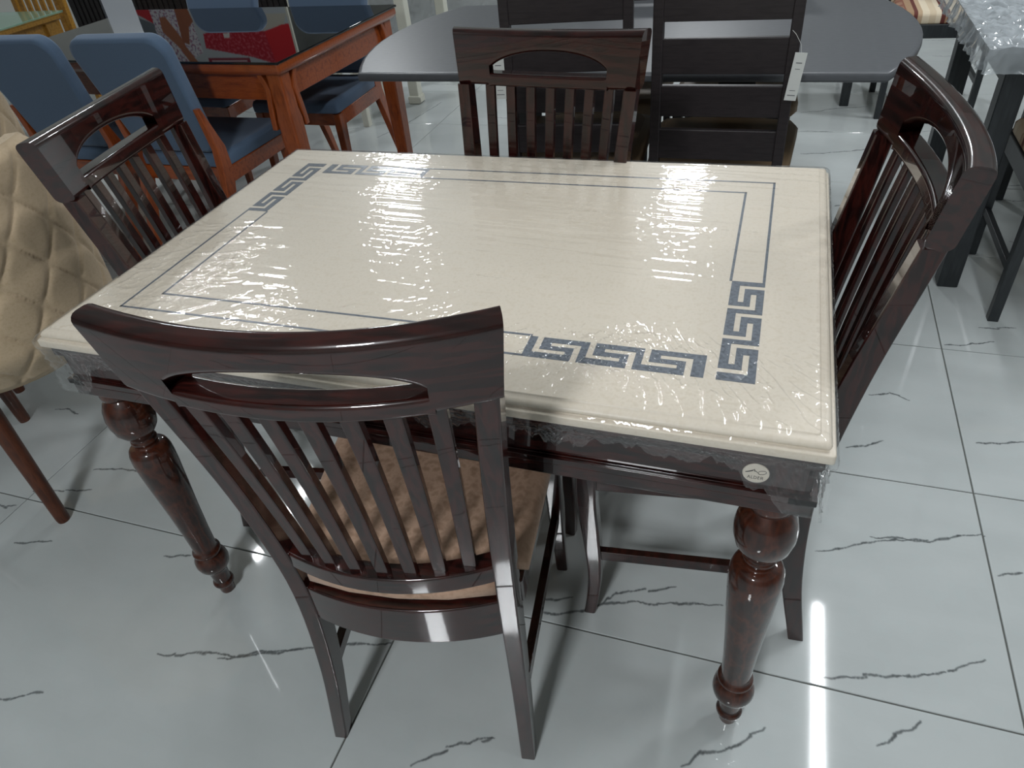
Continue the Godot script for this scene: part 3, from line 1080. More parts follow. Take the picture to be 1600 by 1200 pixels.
# ---------- blue upholstered chair ----------
func make_blue_chair(label: String, at: Vector3, turn: float) -> Node3D:
	var t := thing("upholstered_chair", label, "chair", at, turn, "blue upholstered chairs round the black glass table")
	# reclined back pad, outlined in its own plane
	var plan := PackedVector2Array()
	for e in [[0.145, 0.38, 0.06, 0.0, 90.0], [-0.145, 0.38, 0.06, 90.0, 180.0], [-0.145, 0.03, 0.03, 180.0, 270.0], [0.145, 0.03, 0.03, 270.0, 360.0]]:
		for k in 9:
			var f := deg_to_rad(lerpf(e[3], e[4], k / 8.0))
			plan.append(Vector2(e[0] + e[2] * cos(f), e[1] + e[2] * sin(f)))
	var m := MB.new()
	var tilt := Basis(Vector3(1, 0, 0), PI / 2 + 0.26).rotated(Vector3(0, 1, 0), 0.0)
	var xf := Transform3D(Basis(Vector3(1, 0, 0), Vector3(0, -sin(0.26), cos(0.26)), Vector3(0, cos(0.26), sin(0.26))), Vector3(0, 0.485, -0.145))
	m.stack(plan, [[0.012, -0.026], [0.003, -0.022], [0.0, -0.012], [0.0, 0.012], [0.003, 0.022], [0.012, 0.026]], xf)
	part("back_pad", m, M.blue, t)
	var c := MB.new()
	c.stack(PackedVector2Array([Vector2(-0.195, -0.12), Vector2(0.195, -0.12), Vector2(0.205, -0.13), Vector2(0.22, -0.52), Vector2(0.21, -0.535), Vector2(-0.21, -0.535), Vector2(-0.22, -0.52), Vector2(-0.205, -0.13)]), [[0.004, 0.425], [0.0, 0.43], [0.0, 0.458], [0.006, 0.47], [0.02, 0.476]])
	part("seat_pad", c, M.blue, t)
	for s in [-1, 1]:
		var r := MB.new()
		r.loft([[Vector3(s * 0.2, 0.0, 0.015), Vector3(1, 0, 0), Vector3(0, 0, 1), 0.026, 0.028, 0.004], [Vector3(s * 0.196, 0.2, -0.05), Vector3(1, 0, 0), Vector3(0, 0, 1), 0.03, 0.045, 0.004], [Vector3(s * 0.193, 0.4, -0.12), Vector3(1, 0, 0), Vector3(0, 0, 1), 0.03, 0.062, 0.004], [Vector3(s * 0.193, 0.5, -0.125), Vector3(1, 0, 0), Vector3(0, 0, 1), 0.028, 0.05, 0.004], [Vector3(s * 0.193, 0.655, -0.083), Vector3(1, 0, 0), Vector3(0, 0, 1), 0.022, 0.018, 0.004]])
		part("rear_leg", r, M.teak_up, t)
		var f := MB.new()
		f.loft([[Vector3(s * 0.205, 0.0, -0.52), Vector3(1, 0, 0), Vector3(0, 0, 1), 0.024, 0.026, 0.004], [Vector3(s * 0.2, 0.42, -0.5), Vector3(1, 0, 0), Vector3(0, 0, 1), 0.036, 0.05, 0.004]])
		part("front_leg", f, M.teak_up, t)
		var b := MB.new()
		b.bar(Vector3(s * 0.196, 0.395, -0.12), Vector3(s * 0.204, 0.395, -0.5), 0.024, 0.06, 0.004)
		part("side_rail", b, M.teak, t)
	for z in [-0.13, -0.505]:
		var b := MB.new()
		b.bar(Vector3(-0.19, 0.395, z), Vector3(0.19, 0.395, z), 0.022, 0.055, 0.004)
		part("cross_rail", b, M.teak, t)
	return t

func make_glass_table() -> void:
	var t := thing("glass_table", "reddish teak dining table with black reflective glass top and bracketed legs", "table", Vector3(-1.86, 0, -1.585), -0.052)
	var hx := 0.755
	var hz := 0.435
	var g := MB.new()
	g.stack(rect(hx, hz, 0.008), [[0.0015, 0.767], [0.0, 0.7685], [0.0, 0.7735], [0.0015, 0.775]])
	part("glass_top", g, M.glass_top, t)
	var w := MB.new()
	w.stack(rect(hx - 0.004, hz - 0.004, 0.012), [[0.012, 0.728], [0.004, 0.735], [0.0, 0.744], [0.0, 0.762], [0.003, 0.7665]])
	part("wooden_top", w, M.teak, t)
	for s in [-1, 1]:
		var a := MB.new()
		a.box(Vector3(-hx + 0.08, 0.632, s * (hz - 0.055) - 0.012), Vector3(hx - 0.08, 0.73, s * (hz - 0.055) + 0.012), 0.003)
		part("apron", a, M.teak, t)
		var b := MB.new()
		b.box(Vector3(s * (hx - 0.055) - 0.012, 0.632, -hz + 0.08), Vector3(s * (hx - 0.055) + 0.012, 0.73, hz - 0.08), 0.003)
		part("apron", b, M.teak, t)
	for s in [[1, 1], [-1, 1], [1, -1], [-1, -1]]:
		var c := Vector3(s[0] * (hx - 0.058), 0, s[1] * (hz - 0.058))
		var l := MB.new()
		l.loft([[c + Vector3(0, 0.0, 0), Vector3(1, 0, 0), Vector3(0, 0, 1), 0.052, 0.052, 0.006], [c + Vector3(0, 0.56, 0), Vector3(1, 0, 0), Vector3(0, 0, 1), 0.07, 0.07, 0.008], [c + Vector3(0, 0.6, 0), Vector3(1, 0, 0), Vector3(0, 0, 1), 0.062, 0.062, 0.008], [c + Vector3(0, 0.728, 0), Vector3(1, 0, 0), Vector3(0, 0, 1), 0.062, 0.062, 0.008]])
		var leg := part("leg", l, M.teak_up, t)
		# curved brackets that flank each leg under the top
		for k in [0, 1]:
			var b := MB.new()
			var st := []
			for i in 8:
				var f := i / 7.0
				var out := 0.052 - 0.03 * pow(f, 1.6) if f < 0.75 else 0.052 - 0.03 * pow(0.75, 1.6) + (f - 0.75) * 0.1
				var y := lerpf(0.53, 0.73, f)
				var p := c + (Vector3(-s[0] * out, y, s[1] * 0.012) if k == 0 else Vector3(s[0] * 0.012, y, -s[1] * out))
				st.append([p, Vector3(1, 0, 0), Vector3(0, 0, 1), 0.022 if k == 0 else 0.05, 0.05 if k == 0 else 0.022, 0.004])
			b.loft(st)
			part("bracket", b, M.teak_up, leg)
	# acrylic stand with a white card, standing on the glass
	var d := thing("card_stand", "white card in a clear upright stand on the black glass table", "sign stand", Vector3(-2.13, 0.775, -1.52), 0.35)
	var paper := MB.new()
	paper.box(Vector3(-0.062, 0.006, -0.002), Vector3(0.062, 0.36, 0.002), 0.0008)
	part("card", paper, M.acrylic, d)
	var front := MB.new()
	front.box(Vector3(-0.068, 0.0, 0.004), Vector3(0.068, 0.365, 0.006), 0.0008)
	part("front_pane", front, M.film, d)
	var foot := MB.new()
	foot.box(Vector3(-0.068, 0.0, -0.002), Vector3(0.068, 0.004, 0.07), 0.001)
	part("foot", foot, M.acrylic, d)


# ---------- oval table and ladder-back chairs ----------
func make_oval_table() -> void:
	var t := thing("oval_table", "grey laminate table with bowed ends and straight long sides on dark columns", "table", Vector3(0.0, 0, -1.515))
	var plan := PackedVector2Array()
	for k in 13:
		var f := lerpf(-1.0, 1.0, k / 12.0)
		plan.append(Vector2(0.78 + 0.12 * (1.0 - f * f), f * 0.475))
	for k in 13:
		var f := lerpf(1.0, -1.0, k / 12.0)
		plan.append(Vector2(-0.78 - 0.12 * (1.0 - f * f), f * 0.475))
	var m := MB.new()
	m.stack(plan, [[0.006, 0.733], [0.001, 0.736], [0.0, 0.742], [0.0, 0.749], [0.001, 0.755], [0.005, 0.759], [0.011, 0.76]])
	part("tabletop", m, M.grey_top, t)
	for s in [-1, 1]:
		var l := MB.new()
		l.box(Vector3(s * 0.38 - 0.06, 0.03, -0.022), Vector3(s * 0.38 + 0.06, 0.735, 0.018), 0.006)
		part("column", l, M.black_wood, t)
		var f := MB.new()
		f.box(Vector3(s * 0.38 - 0.06, 0.0, -0.3), Vector3(s * 0.38 + 0.06, 0.035, 0.3), 0.006)
		part("foot", f, M.black_wood, t)

func make_ladder_chair(label: String, at: Vector3, turn: float) -> Node3D:
	var t := thing("ladder_chair", label, "chair", at, turn, "ladder-back chairs at the grey table")
	for s in [-1, 1]:
		var p := MB.new()
		p.loft([[Vector3(s * 0.172, 0, 0.012), Vector3(1, 0, 0), Vector3(0, 0, 1), 0.026, 0.03, 0.003], [Vector3(s * 0.172, 0.42, -0.016), Vector3(1, 0, 0), Vector3(0, 0, 1), 0.028, 0.04, 0.003], [Vector3(s * 0.172, 1.01, -0.014), Vector3(1, 0, 0), Vector3(0, 0, 1), 0.028, 0.028, 0.003]])
		part("post", p, M.espresso, t)
		var f := MB.new()
		f.loft([[Vector3(s * 0.19, 0, -0.43), Vector3(1, 0, 0), Vector3(0, 0, 1), 0.028, 0.028, 0.003], [Vector3(s * 0.19, 0.447, -0.43), Vector3(1, 0, 0), Vector3(0, 0, 1), 0.036, 0.036, 0.003]])
		part("front_leg", f, M.espresso, t)
		var b := MB.new()
		b.bar(Vector3(s * 0.178, 0.42, -0.03), Vector3(s * 0.19, 0.42, -0.42), 0.022, 0.055, 0.003)
		part("side_rail", b, M.espresso, t)
	for y in [[0.906, 1.005], [0.775, 0.866], [0.662, 0.746], [0.541, 0.626]]:
		var b := MB.new()
		b.bar(Vector3(-0.16, (y[0] + y[1]) / 2, -0.013), Vector3(0.16, (y[0] + y[1]) / 2, -0.013), 0.018, y[1] - y[0], 0.003)
		part("back_slat", b, M.espresso, t)
	for z in [-0.03, -0.425]:
		var b := MB.new()
		b.bar(Vector3(-0.165, 0.42, z), Vector3(0.165, 0.42, z), 0.02, 0.05, 0.003)
		part("cross_rail", b, M.espresso, t)
	var c := MB.new()
	c.stack(PackedVector2Array([Vector2(-0.15, -0.03), Vector2(0.15, -0.03), Vector2(0.205, -0.06), Vector2(0.228, -0.44), Vector2(0.21, -0.49), Vector2(0.1, -0.51), Vector2(-0.1, -0.51), Vector2(-0.21, -0.49), Vector2(-0.228, -0.44), Vector2(-0.205, -0.06)]), [[0.006, 0.446], [0.0, 0.452], [0.0, 0.482], [0.008, 0.493], [0.03, 0.5]])
	part("seat", c, M.tan_seat, t)
	return t

func make_tag(at: Vector3, turn: float, roll: float, w: float, h: float, label: String) -> void:
	var t := thing("price_tag", label, "tag", at, turn, "price tags on ladder-back chairs")
	var inner := Basis(Vector3(0, 0, 1), roll)
	var m := MB.new()
	var q := []
	for e in [Vector2(-w / 2, -h), Vector2(w / 2, -h), Vector2(w / 2, 0), Vector2(-w / 2, 0)]:
		q.append(inner * Vector3(e.x, e.y, 0))
	for z in [[0.0004, 1.0], [-0.0004, -1.0]]:
		m.face(q.map(func(p): return p + Vector3(0, 0, z[0])), Vector3(0, 0, z[1]))
	for k in 4:
		var a: Vector3 = q[k]
		var b: Vector3 = q[(k + 1) % 4]
		m.face([a + Vector3(0, 0, 0.0004), b + Vector3(0, 0, 0.0004), b - Vector3(0, 0, 0.0004), a - Vector3(0, 0, 0.0004)], (a + b) / 2 - (q[0] + q[2]) / 2)
	part("card", m, M.card, t)
	var p := MB.new()
	for e in [[0.2, 0.5, 0.02], [0.33, 0.4, 0.012], [0.78, 0.5, 0.012], [0.88, 0.65, 0.018]]:
		var y: float = -h * e[0]
		var x: float = w * e[1] / 2
		p.face([inner * Vector3(-x, y, 0.0006), inner * Vector3(x, y, 0.0006), inner * Vector3(x, y - h * e[2], 0.0006), inner * Vector3(-x, y - h * e[2], 0.0006)], Vector3(0, 0, 1))
	part("printed_lines", p, M.ink, t)
	var s := MB.new()
	s.rod([Vector3(0, -0.004, 0.001), Vector3(-0.004, 0.02, 0.002), Vector3(-0.02, 0.045, 0.004), Vector3(-0.03, 0.055, 0.006)], [0.0006, 0.0006, 0.0006, 0.0006], 6)
	part("string", s, M.card, t)


# ---------- charcoal dining set with wrapped top ----------
func make_charcoal_chair(label: String, at: Vector3, turn: float, w := 0.2, thick := 0.03) -> Node3D:
	var t := thing("striped_chair", label, "chair", at, turn, "charcoal chairs with striped seats")
	for s in [-1, 1]:
		var p := MB.new()
		p.loft([[Vector3(s * w, 0, 0), Vector3(1, 0, 0), Vector3(0, 0, 1), thick, thick, 0.003], [Vector3(s * w, 0.45, -0.01), Vector3(1, 0, 0), Vector3(0, 0, 1), thick, thick * 1.2, 0.003], [Vector3(s * w, 0.98, 0.05), Vector3(1, 0, 0), Vector3(0, 0, 1), thick, thick * 0.8, 0.003]])
		part("post", p, M.slate_wood, t)
		var f := MB.new()
		f.bar(Vector3(s * w, 0, -0.43), Vector3(s * w, 0.44, -0.43), thick, thick, 0.003)
		part("front_leg", f, M.slate_wood, t)
		var r := MB.new()
		r.bar(Vector3(s * w, 0.405, -0.02), Vector3(s * w, 0.405, -0.42), 0.022, 0.06, 0.003)
		part("side_rail", r, M.slate_wood, t)
		var b := MB.new()
		b.bar(Vector3(s * w, 0.17, -0.01), Vector3(s * w, 0.17, -0.42), 0.018, 0.025, 0.002)
		part("stretcher", b, M.slate_wood, t)
	for z in [-0.015, -0.43]:
		var b := MB.new()
		b.bar(Vector3(-w, 0.405, z), Vector3(w, 0.405, z), 0.02, 0.06, 0.003)
		part("cross_rail", b, M.slate_wood, t)
	for y in [0.62, 0.77, 0.93]:
		var b := MB.new()
		b.bar(Vector3(-w, y, 0.01 + (y - 0.62) * 0.1), Vector3(w, y, 0.01 + (y - 0.62) * 0.1), 0.018, 0.06, 0.003)
		part("back_slat", b, M.slate_wood, t)
	var c := MB.new()
	c.stack(rect(w + 0.006, 0.21, 0.02), [[0.004, 0.436], [0.0, 0.442], [0.0, 0.468], [0.008, 0.48], [0.03, 0.486]], Transform3D(Basis(), Vector3(0, 0, -0.225)))
	part("seat", c, M.stripe, t)
	return t

func crumpled(lo: Vector3, hi: Vector3, amp: float, seed_: int, step := 0.012) -> MB:
	# loose film over a box-shaped load: top and four sides, gathered at the corners
	var m := MB.new()
	var n1 := noise(14.0, seed_, 3)
	var n2 := noise(34.0, seed_ + 1, 2)
	var push := func(p: Vector3) -> Vector3:
		var k := amp * (1.0 - absf(n1.get_noise_3dv(p)) * 3.0) + amp * 0.4 * (1.0 - absf(n2.get_noise_3dv(p)) * 3.0)
		var c := (lo + hi) / 2
		var d := (p - c) / ((hi - lo) / 2)
		var o := Vector3(pow(absf(d.x), 8) * signf(d.x), maxf(0.0, pow(absf(d.y), 6) * signf(d.y)), pow(absf(d.z), 8) * signf(d.z))
		return p + o.normalized() * maxf(k, -amp * 0.4) * 1.0 + o.normalized() * amp
	var faces := [[Vector3(lo.x, hi.y, lo.z), Vector3(hi.x - lo.x, 0, 0), Vector3(0, 0, hi.z - lo.z)], [Vector3(lo.x, lo.y, hi.z), Vector3(hi.x - lo.x, 0, 0), Vector3(0, hi.y - lo.y, 0)], [Vector3(lo.x, lo.y, lo.z), Vector3(hi.x - lo.x, 0, 0), Vector3(0, hi.y - lo.y, 0)], [Vector3(lo.x, lo.y, lo.z), Vector3(0, 0, hi.z - lo.z), Vector3(0, hi.y - lo.y, 0)], [Vector3(hi.x, lo.y, lo.z), Vector3(0, 0, hi.z - lo.z), Vector3(0, hi.y - lo.y, 0)]]
	for f in faces:
		var a := maxi(3, int(f[1].length() / step))
		var b := maxi(3, int(f[2].length() / step))
		var G := []
		for i in b + 1:
			var row := PackedVector3Array()
			for j in a + 1:
				row.append(push.call(f[0] + f[1] * (float(j) / a) + f[2] * (float(i) / b)))
			G.append(row)
		m.sheet(G)
	return m

func make_wrapped_table() -> void:
	var t := thing("charcoal_table", "charcoal wooden dining table with thick square legs under crumpled film", "table", Vector3(1.06, 0, -1.25))
	var top := MB.new()
	top.box(Vector3(0, 0.725, -0.86), Vector3(1.4, 0.75, 0.0), 0.004)
	part("tabletop", top, M.slate_wood, t)
	for s in [[0.075, -0.075], [0.075, -0.785], [1.325, -0.075], [1.325, -0.785]]:
		var l := MB.new()
		l.bar(Vector3(s[0], 0, s[1]), Vector3(s[0], 0.727, s[1]), 0.062, 0.062, 0.004)
		part("leg", l, M.slate_wood, t)
	for e in [[Vector3(0.1, 0.65, -0.06), Vector3(1.3, 0.727, -0.04)], [Vector3(0.1, 0.65, -0.82), Vector3(1.3, 0.727, -0.8)], [Vector3(0.045, 0.65, -0.76), Vector3(0.065, 0.727, -0.1)], [Vector3(1.335, 0.65, -0.76), Vector3(1.355, 0.727, -0.1)]]:
		var a := MB.new()
		a.box(e[0], e[1], 0.003)
		part("apron", a, M.slate_wood, t)
	single("crumpled_film", crumpled(Vector3(1.045, 0.705, -2.125), Vector3(2.475, 0.752, -1.235), 0.016, 40), M.milky, "milky crumpled film covering the charcoal table top", "plastic wrap")


# ---------- things further back ----------
func make_far() -> void:
	# white tables with block feet
	var t := thing("white_table", "off-white wooden table with square legs on block feet", "table", Vector3(-1.63, 0, -3.09))
	for p in [Vector3(0, 0, 0), Vector3(0.02, 0, -0.52), Vector3(-0.72, 0, 0), Vector3(-0.7, 0, -0.52)]:
		var l := MB.new()
		l.bar(p, p + Vector3(0, 0.72, 0), 0.064, 0.064, 0.006)
		var leg := part("leg", l, M.white_paint, t)
		var f := MB.new()
		f.box(p + Vector3(-0.042, 0, -0.042), p + Vector3(0.042, 0.05, 0.042), 0.01)
		part("foot_block", f, M.white_paint, leg)
	var w := MB.new()
	w.box(Vector3(-0.8, 0.715, -0.6), Vector3(0.1, 0.745, 0.08), 0.006)
	part("tabletop", w, M.white_paint, t)
	# second white piece seen between teak legs
	var q := thing("white_stool", "small off-white stool behind the teak table wrapped in film", "stool", Vector3(-1.9, 0, -2.78))
	for p in [Vector3(-0.14, 0, -0.12), Vector3(0.14, 0, -0.12), Vector3(-0.14, 0, 0.12), Vector3(0.14, 0, 0.12)]:
		var l := MB.new()
		l.bar(p, p + Vector3(0, 0.42, 0), 0.04, 0.04, 0.005)
		part("leg", l, M.white_paint, q)
	var st := MB.new()
	st.box(Vector3(-0.19, 0.415, -0.17), Vector3(0.19, 0.46, 0.17), 0.012)
	part("seat", st, M.white_paint, q)
	# wrapped panels
	var b := MB.new()
	b.box(Vector3(-2.5, 0.0, -4.75), Vector3(-0.35, 0.5, -4.25), 0.02)
	single("panel_stack", b, M.mottled, "stack of mottled brown and grey panels lying on the floor", "panels")
	single("panel_film", crumpled(Vector3(-2.515, 0.004, -4.765), Vector3(-0.335, 0.512, -4.235), 0.012, 60, 0.025), M.milky, "loose film wrapped over the mottled panel stack", "plastic wrap")
	# yellow table with green glass
	var y := thing("yellow_table", "yellow wooden table with green-edged glass top", "table", Vector3(-3.85, 0, -1.86))
	var top := MB.new()
	top.box(Vector3(-0.54, 0.705, -0.40), Vector3(0.54, 0.735, 0.40), 0.006)
	part("tabletop", top, M.yellow, y)
	var gl := MB.new()
	gl.box(Vector3(-0.555, 0.7365, -0.415), Vector3(0.555, 0.7465, 0.415), 0.002)
	part("glass_top", gl, M.green_glass, y)
	for s in [[1, 1], [-1, 1], [1, -1], [-1, -1]]:
		var l := MB.new()
		l.bar(Vector3(s[0] * 0.48, 0.0, s[1] * 0.34), Vector3(s[0] * 0.48, 0.706, s[1] * 0.34), 0.05, 0.05, 0.005, Vector3.UP, 0.085, 0.085)
		part("leg", l, M.yellow, y)
	for s in [-1, 1]:
		var a := MB.new()
		a.box(Vector3(-0.46, 0.6, s * 0.35 - 0.012), Vector3(0.46, 0.706, s * 0.35 + 0.012), 0.003)
		part("apron", a, M.yellow, y)
		var c := MB.new()
		c.box(Vector3(s * 0.49 - 0.012, 0.6, -0.32), Vector3(s * 0.49 + 0.012, 0.706, 0.32), 0.003)
		part("apron", c, M.yellow, y)
	# slatted yellow chair beyond it
	var k := thing("yellow_chair", "yellow wooden slatted chair beyond the green glass table", "chair", Vector3(-4.05, 0, -2.75), PI)
	for s in [-1, 1]:
		var p := MB.new()
		p.loft([[Vector3(s * 0.2, 0, 0), Vector3(1, 0, 0), Vector3(0, 0, 1), 0.034, 0.034, 0.003], [Vector3(s * 0.2, 1.0, 0.06), Vector3(1, 0, 0), Vector3(0, 0, 1), 0.034, 0.03, 0.003]])
		part("post", p, M.yellow, k)
		var f := MB.new()
		f.bar(Vector3(s * 0.2, 0, -0.42), Vector3(s * 0.2, 0.44, -0.42), 0.034, 0.034, 0.003)
		part("front_leg", f, M.yellow, k)
	for i in 6:
		var b2 := MB.new()
		var x := -0.15 + i * 0.06
		b2.bar(Vector3(x, 0.45, 0.025), Vector3(x, 0.94, 0.055), 0.035, 0.014, 0.003)
		part("slat", b2, M.yellow, k)
	var cr := MB.new()
	cr.bar(Vector3(-0.2, 0.96, 0.056), Vector3(0.2, 0.96, 0.056), 0.022, 0.08, 0.004)
	part("crest_rail", cr, M.yellow, k)
	var se := MB.new()
	se.box(Vector3(-0.22, 0.43, -0.44), Vector3(0.22, 0.46, 0.02), 0.006)
	part("seat", se, M.yellow, k)
	# black sideboard and the poster hanging above it
	var d := thing("black_sideboard", "long black wooden sideboard with slatted doors behind the teak table", "sideboard", Vector3(-3.48, 0, -3.55))
	var body := MB.new()
	body.box(Vector3(-0.95, 0.08, -0.22), Vector3(0.95, 0.86, 0.2), 0.004)
	part("body", body, M.black_wood, d)
	for i in 4:
		var dr := MB.new()
		var x0 := -0.93 + i * 0.468
		dr.box(Vector3(x0, 0.1, 0.2), Vector3(x0 + 0.456, 0.84, 0.214), 0.003)
		var door := part("door", dr, M.black_wood, d)
		for j in 9:
			var sl := MB.new()
			sl.box(Vector3(x0 + 0.03 + j * 0.045, 0.13, 0.213), Vector3(x0 + 0.058 + j * 0.045, 0.81, 0.222), 0.003)
			part("slat", sl, M.black_wood, door)
	for s in [[-0.85, -0.15], [0.85, -0.15], [-0.85, 0.15], [0.85, 0.15]]:
		var l := MB.new()
		l.bar(Vector3(s[0], 0, s[1]), Vector3(s[0], 0.082, s[1]), 0.05, 0.05, 0.004)
		part("foot", l, M.black_wood, d)
	make_poster()

func make_poster() -> void:
	var w := 310
	var h := 150
	var im := Image.create(w, h, false, Image.FORMAT_RGB8)
	im.fill(Color("b9c0c4"))
	var shapes := [
		[Color("c3bfb2"), [Vector2(0.6, 0.62), Vector2(1.0, 0.62), Vector2(0.97, 0.51), Vector2(0.86, 0.47), Vector2(0.71, 0.45), Vector2(0.59, 0.495)]],
		[Color("c21f2a"), [Vector2(0.0, 0.72), Vector2(0.149, 0.7), Vector2(0.148, 0.553), Vector2(0.05, 0.66)]],
		[Color("6d747b"), [Vector2(0.0, 0.66), Vector2(0.148, 0.553), Vector2(0.14, 0.3), Vector2(0.0, 0.3)]],
		[Color("d9d6da"), [Vector2(0.15, 0.9), Vector2(0.39, 0.9), Vector2(0.406, 0.527), Vector2(0.41, 0.249), Vector2(0.367, 0.21), Vector2(0.257, 0.1), Vector2(0.22, 0.14), Vector2(0.142, 0.418)]],
		[Color("b3172b"), [Vector2(0.45, 0.437), Vector2(0.586, 0.496), Vector2(0.711, 0.448), Vector2(0.862, 0.456), Vector2(0.94, 0.5), Vector2(0.94, 0.397), Vector2(0.924, 0.189), Vector2(0.85, 0.12), Vector2(0.725, 0.193), Vector2(0.437, 0.289)]],
		[Color("d0202a"), [Vector2(0.84, 0.45), Vector2(0.96, 0.514), Vector2(1.0, 0.52), Vector2(1.0, 0.2), Vector2(0.95, 0.12), Vector2(0.86, 0.12)]],
		[Color("8a1f33"), [Vector2(0.43, 0.185), Vector2(0.7, 0.185), Vector2(0.7, 0.12), Vector2(0.43, 0.12)]],
		[Color("a8694a"), [Vector2(0.196, 0.614), Vector2(0.236, 0.622), Vector2(0.3, 0.393), Vector2(0.307, 0.312), Vector2(0.367, 0.1), Vector2(0.31, 0.1), Vector2(0.264, 0.293), Vector2(0.186, 0.467)]],
		[Color("9c5d40"), [Vector2(0.32, 0.8), Vector2(0.39, 0.8), Vector2(0.411, 0.566), Vector2(0.37, 0.509), Vector2(0.337, 0.331), Vector2(0.297, 0.353), Vector2(0.307, 0.541)]],
		[Color("e2ded8"), [Vector2(0.578, 0.438), Vector2(0.62, 0.446), Vector2(0.616, 0.398), Vector2(0.577, 0.389)]],
		[Color("d8cfd0"), [Vector2(0.45, 0.16), Vector2(0.68, 0.16), Vector2(0.68, 0.145), Vector2(0.45, 0.145)]],
	]
	var flowers := noise(0.11, 91, 2)
	for s in shapes:
		var poly := PackedVector2Array()
		for p in s[1]:
			poly.append(Vector2(p.x * w, p.y * h))
		var box := Rect2(poly[0], Vector2.ZERO)
		for p in poly:
			box = box.expand(p)
		for y in range(maxi(0, int(box.position.y)), mini(h, int(box.end.y) + 1)):
			for x in range(maxi(0, int(box.position.x)), mini(w, int(box.end.x) + 1)):
				if Geometry2D.is_point_in_polygon(Vector2(x + 0.5, y + 0.5), poly):
					var c: Color = s[0]
					var k := flowers.get_noise_2d(x * 1.3, y * 1.9)
					if s[0] == Color("d9d6da") and k > 0.18:
						c = Color("a8607a") if k > 0.35 else Color("8a86a8")
					elif s[0] == Color("b3172b") and k > 0.22:
						c = Color("cf5a66")
					im.set_pixel(x, y, c)
	im.resize(w * 3, h * 3, Image.INTERPOLATE_BILINEAR)
	var m := mat("poster_print", Color.WHITE, 0.4)
	m.albedo_texture = ImageTexture.create_from_image(im)
	var t := thing("advertising_poster", "large printed poster of a floral dress and red goods on two dark poles", "poster", Vector3(-4.75, 0.0, -4.2))
	var f := MB.new()
	var ids := []
	for e in [Vector2(0, 0), Vector2(1, 0), Vector2(1, 1), Vector2(0, 1)]:
		ids.append(f.vert(Vector3(e.x * 1.55, 1.7 - e.y * 0.75, 0.012), Vector3(0, 0, 1), e))
	f.quad(ids[0], ids[1], ids[2], ids[3])
	part("print", f, m, t)
	var b := MB.new()
	b.box(Vector3(-0.015, 0.935, -0.012), Vector3(1.565, 1.715, 0.0115), 0.003)
	part("board", b, M.white_paint, t)
	for x in [0.3, 1.25]:
		var p := MB.new()
		p.rod([Vector3(x, 0.0, -0.02), Vector3(x, 1.5, -0.02)], [0.012, 0.012], 12)
		part("pole", p, M.black_wood, t)
		var ft := MB.new()
		ft.box(Vector3(x - 0.03, 0, -0.2), Vector3(x + 0.03, 0.02, 0.16), 0.004)
		part("foot", ft, M.black_wood, t)


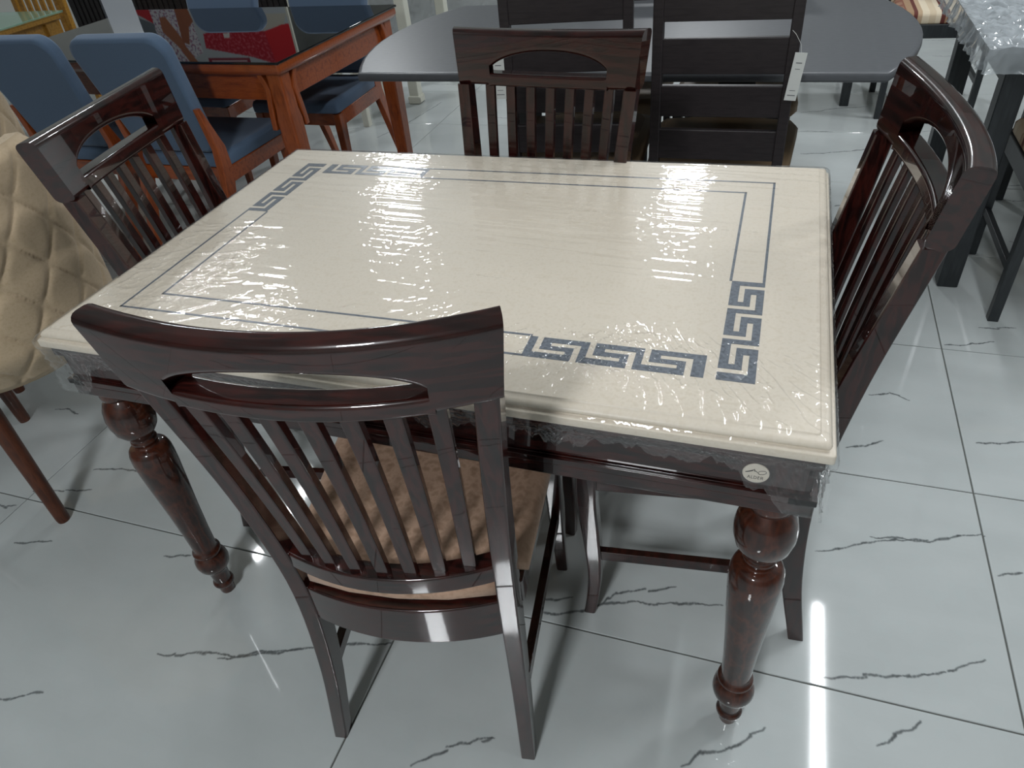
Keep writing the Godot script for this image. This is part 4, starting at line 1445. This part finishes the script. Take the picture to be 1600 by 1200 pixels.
func _ready() -> void:
	# camera, solved from the table, the tile joints and the legs
	var cam := Camera3D.new()
	cam.name = "camera"
	add_child(cam)
	cam.position = Vector3(0.5044, 1.3652, 1.0873)
	cam.rotation = Vector3(-0.672, 0.3892, -0.1154)
	cam.fov = rad_to_deg(2.0 * atan(600.0 / 1111.08))
	cam.near = 0.05
	cam.far = 60.0
	cam.current = true
	var we := WorldEnvironment.new()
	we.name = "world_environment"
	var env := Environment.new()
	env.background_mode = Environment.BG_COLOR
	env.background_color = Color(0.0, 0.0, 0.0)
	env.tonemap_mode = Environment.TONE_MAPPER_LINEAR
	env.tonemap_exposure = 1.2
	env.sdfgi_enabled = true
	env.ssao_enabled = true
	env.ssil_enabled = true
	we.environment = env
	add_child(we)
	make_materials()
	# square ceiling panels in a loose grid, and the long line lights between them
	panel_lamp(-0.17, -5.2, 0.36, 0.36, 4.0, "square ceiling panel light above the aisle behind the striped chairs")
	panel_lamp(-2.9, -4.9, 0.38, 0.38, 4.0, "square ceiling panel light above the wrapped panel stack")
	panel_lamp(0.05, 2.9, 0.4, 0.6, 7.0, "large square ceiling panel light by the front wall")
	panel_lamp(3.1, -2.4, 0.5, 0.5, 4.0, "square ceiling panel light above the charcoal table")
	panel_lamp(1.22, -0.9, 0.05, 2.4, 3.0, "longest slim ceiling line light beside the stone-topped table")
	panel_lamp(-2.86, -2.05, 0.05, 1.2, 2.0, "slim ceiling line light above the black glass table")
	make_room()
	make_table()
	make_film()
	var front := make_slat_chair("dark slat-back chair with brown seat at the long side bearing the round badge", Vector3(0.066, 0, 0.625), 0.167, 0.02)
	var far := make_slat_chair("dark slat-back chair between the cream table and the ladder-back chairs", Vector3(0.033, 0, -0.489), 3.028)
	copy(far, "slat_chair", "dark slat-back chair at the table end facing the charcoal table", Vector3(0.733, 0, -0.024), 1.648)
	copy(far, "slat_chair", "dark slat-back chair at the table end beside the quilted beige chair", Vector3(-0.734, 0, 0.017), -1.37)
	var q := make_quilted_chair("quilted beige tub chair standing against the cream table end", Vector3(-1.305, 0, 0.085), 1.0)
	copy(q, "quilted_chair", "quilted beige tub chair between another quilted chair and the blue chairs", Vector3(-1.93, 0, -0.34), 1.0)
	make_glass_table()
	var b := make_blue_chair("blue upholstered chair next to the bracketed leg, back to the cream table", Vector3(-1.62, 0, -0.905), 0.0)
	copy(b, "upholstered_chair", "blue upholstered chair with its back to the cream table, beside the yellow table", Vector3(-2.13, 0, -0.92), 0.0)
	copy(b, "upholstered_chair", "blue upholstered chair beyond the black glass, next to the grey table", Vector3(-1.49, 0, -2.16), PI)
	copy(b, "upholstered_chair", "blue upholstered chair beyond the black glass, in front of the black sideboard", Vector3(-2.12, 0, -2.22), PI)
	make_oval_table()
	var l := make_ladder_chair("dark ladder-back chair with the long price tag on its post", Vector3(0.364, 0, -0.965), 0.0)
	copy(l, "ladder_chair", "dark ladder-back chair directly behind a glossy slat-back chair", Vector3(-0.066, 0, -0.985), 0.1)
	copy(l, "ladder_chair", "dark ladder-back chair across the grey table, facing the tagged chair", Vector3(0.36, 0, -2.1), PI)
	copy(l, "ladder_chair", "dark ladder-back chair across the grey table, nearer the teak table", Vector3(-0.1, 0, -2.1), PI)
	make_tag(Vector3(0.556, 0.832, -0.955), 0.15, -0.1, 0.03, 0.118, "long white printed tag hanging from a ladder-back chair post")
	make_tag(Vector3(-0.262, 0.83, -0.955), 0.1, 0.0, 0.036, 0.12, "white printed tag on the ladder-back chair behind the glossy crest rail")
	make_wrapped_table()
	make_charcoal_chair("charcoal chair with striped seat tucked under the film-covered table", Vector3(1.44, 0, -1.12), 0.0)
	make_charcoal_chair("charcoal chair with striped seat across the film-covered table", Vector3(1.6, 0, -2.45), PI)
	make_charcoal_chair("charcoal chair with striped seat standing in the aisle, beside the grey table end", Vector3(1.21, 0, -3.36), PI, 0.2)
	make_charcoal_chair("charcoal chair with thick legs behind the grey table", Vector3(0.66, 0, -3.56), PI, 0.2, 0.045)
	make_far()
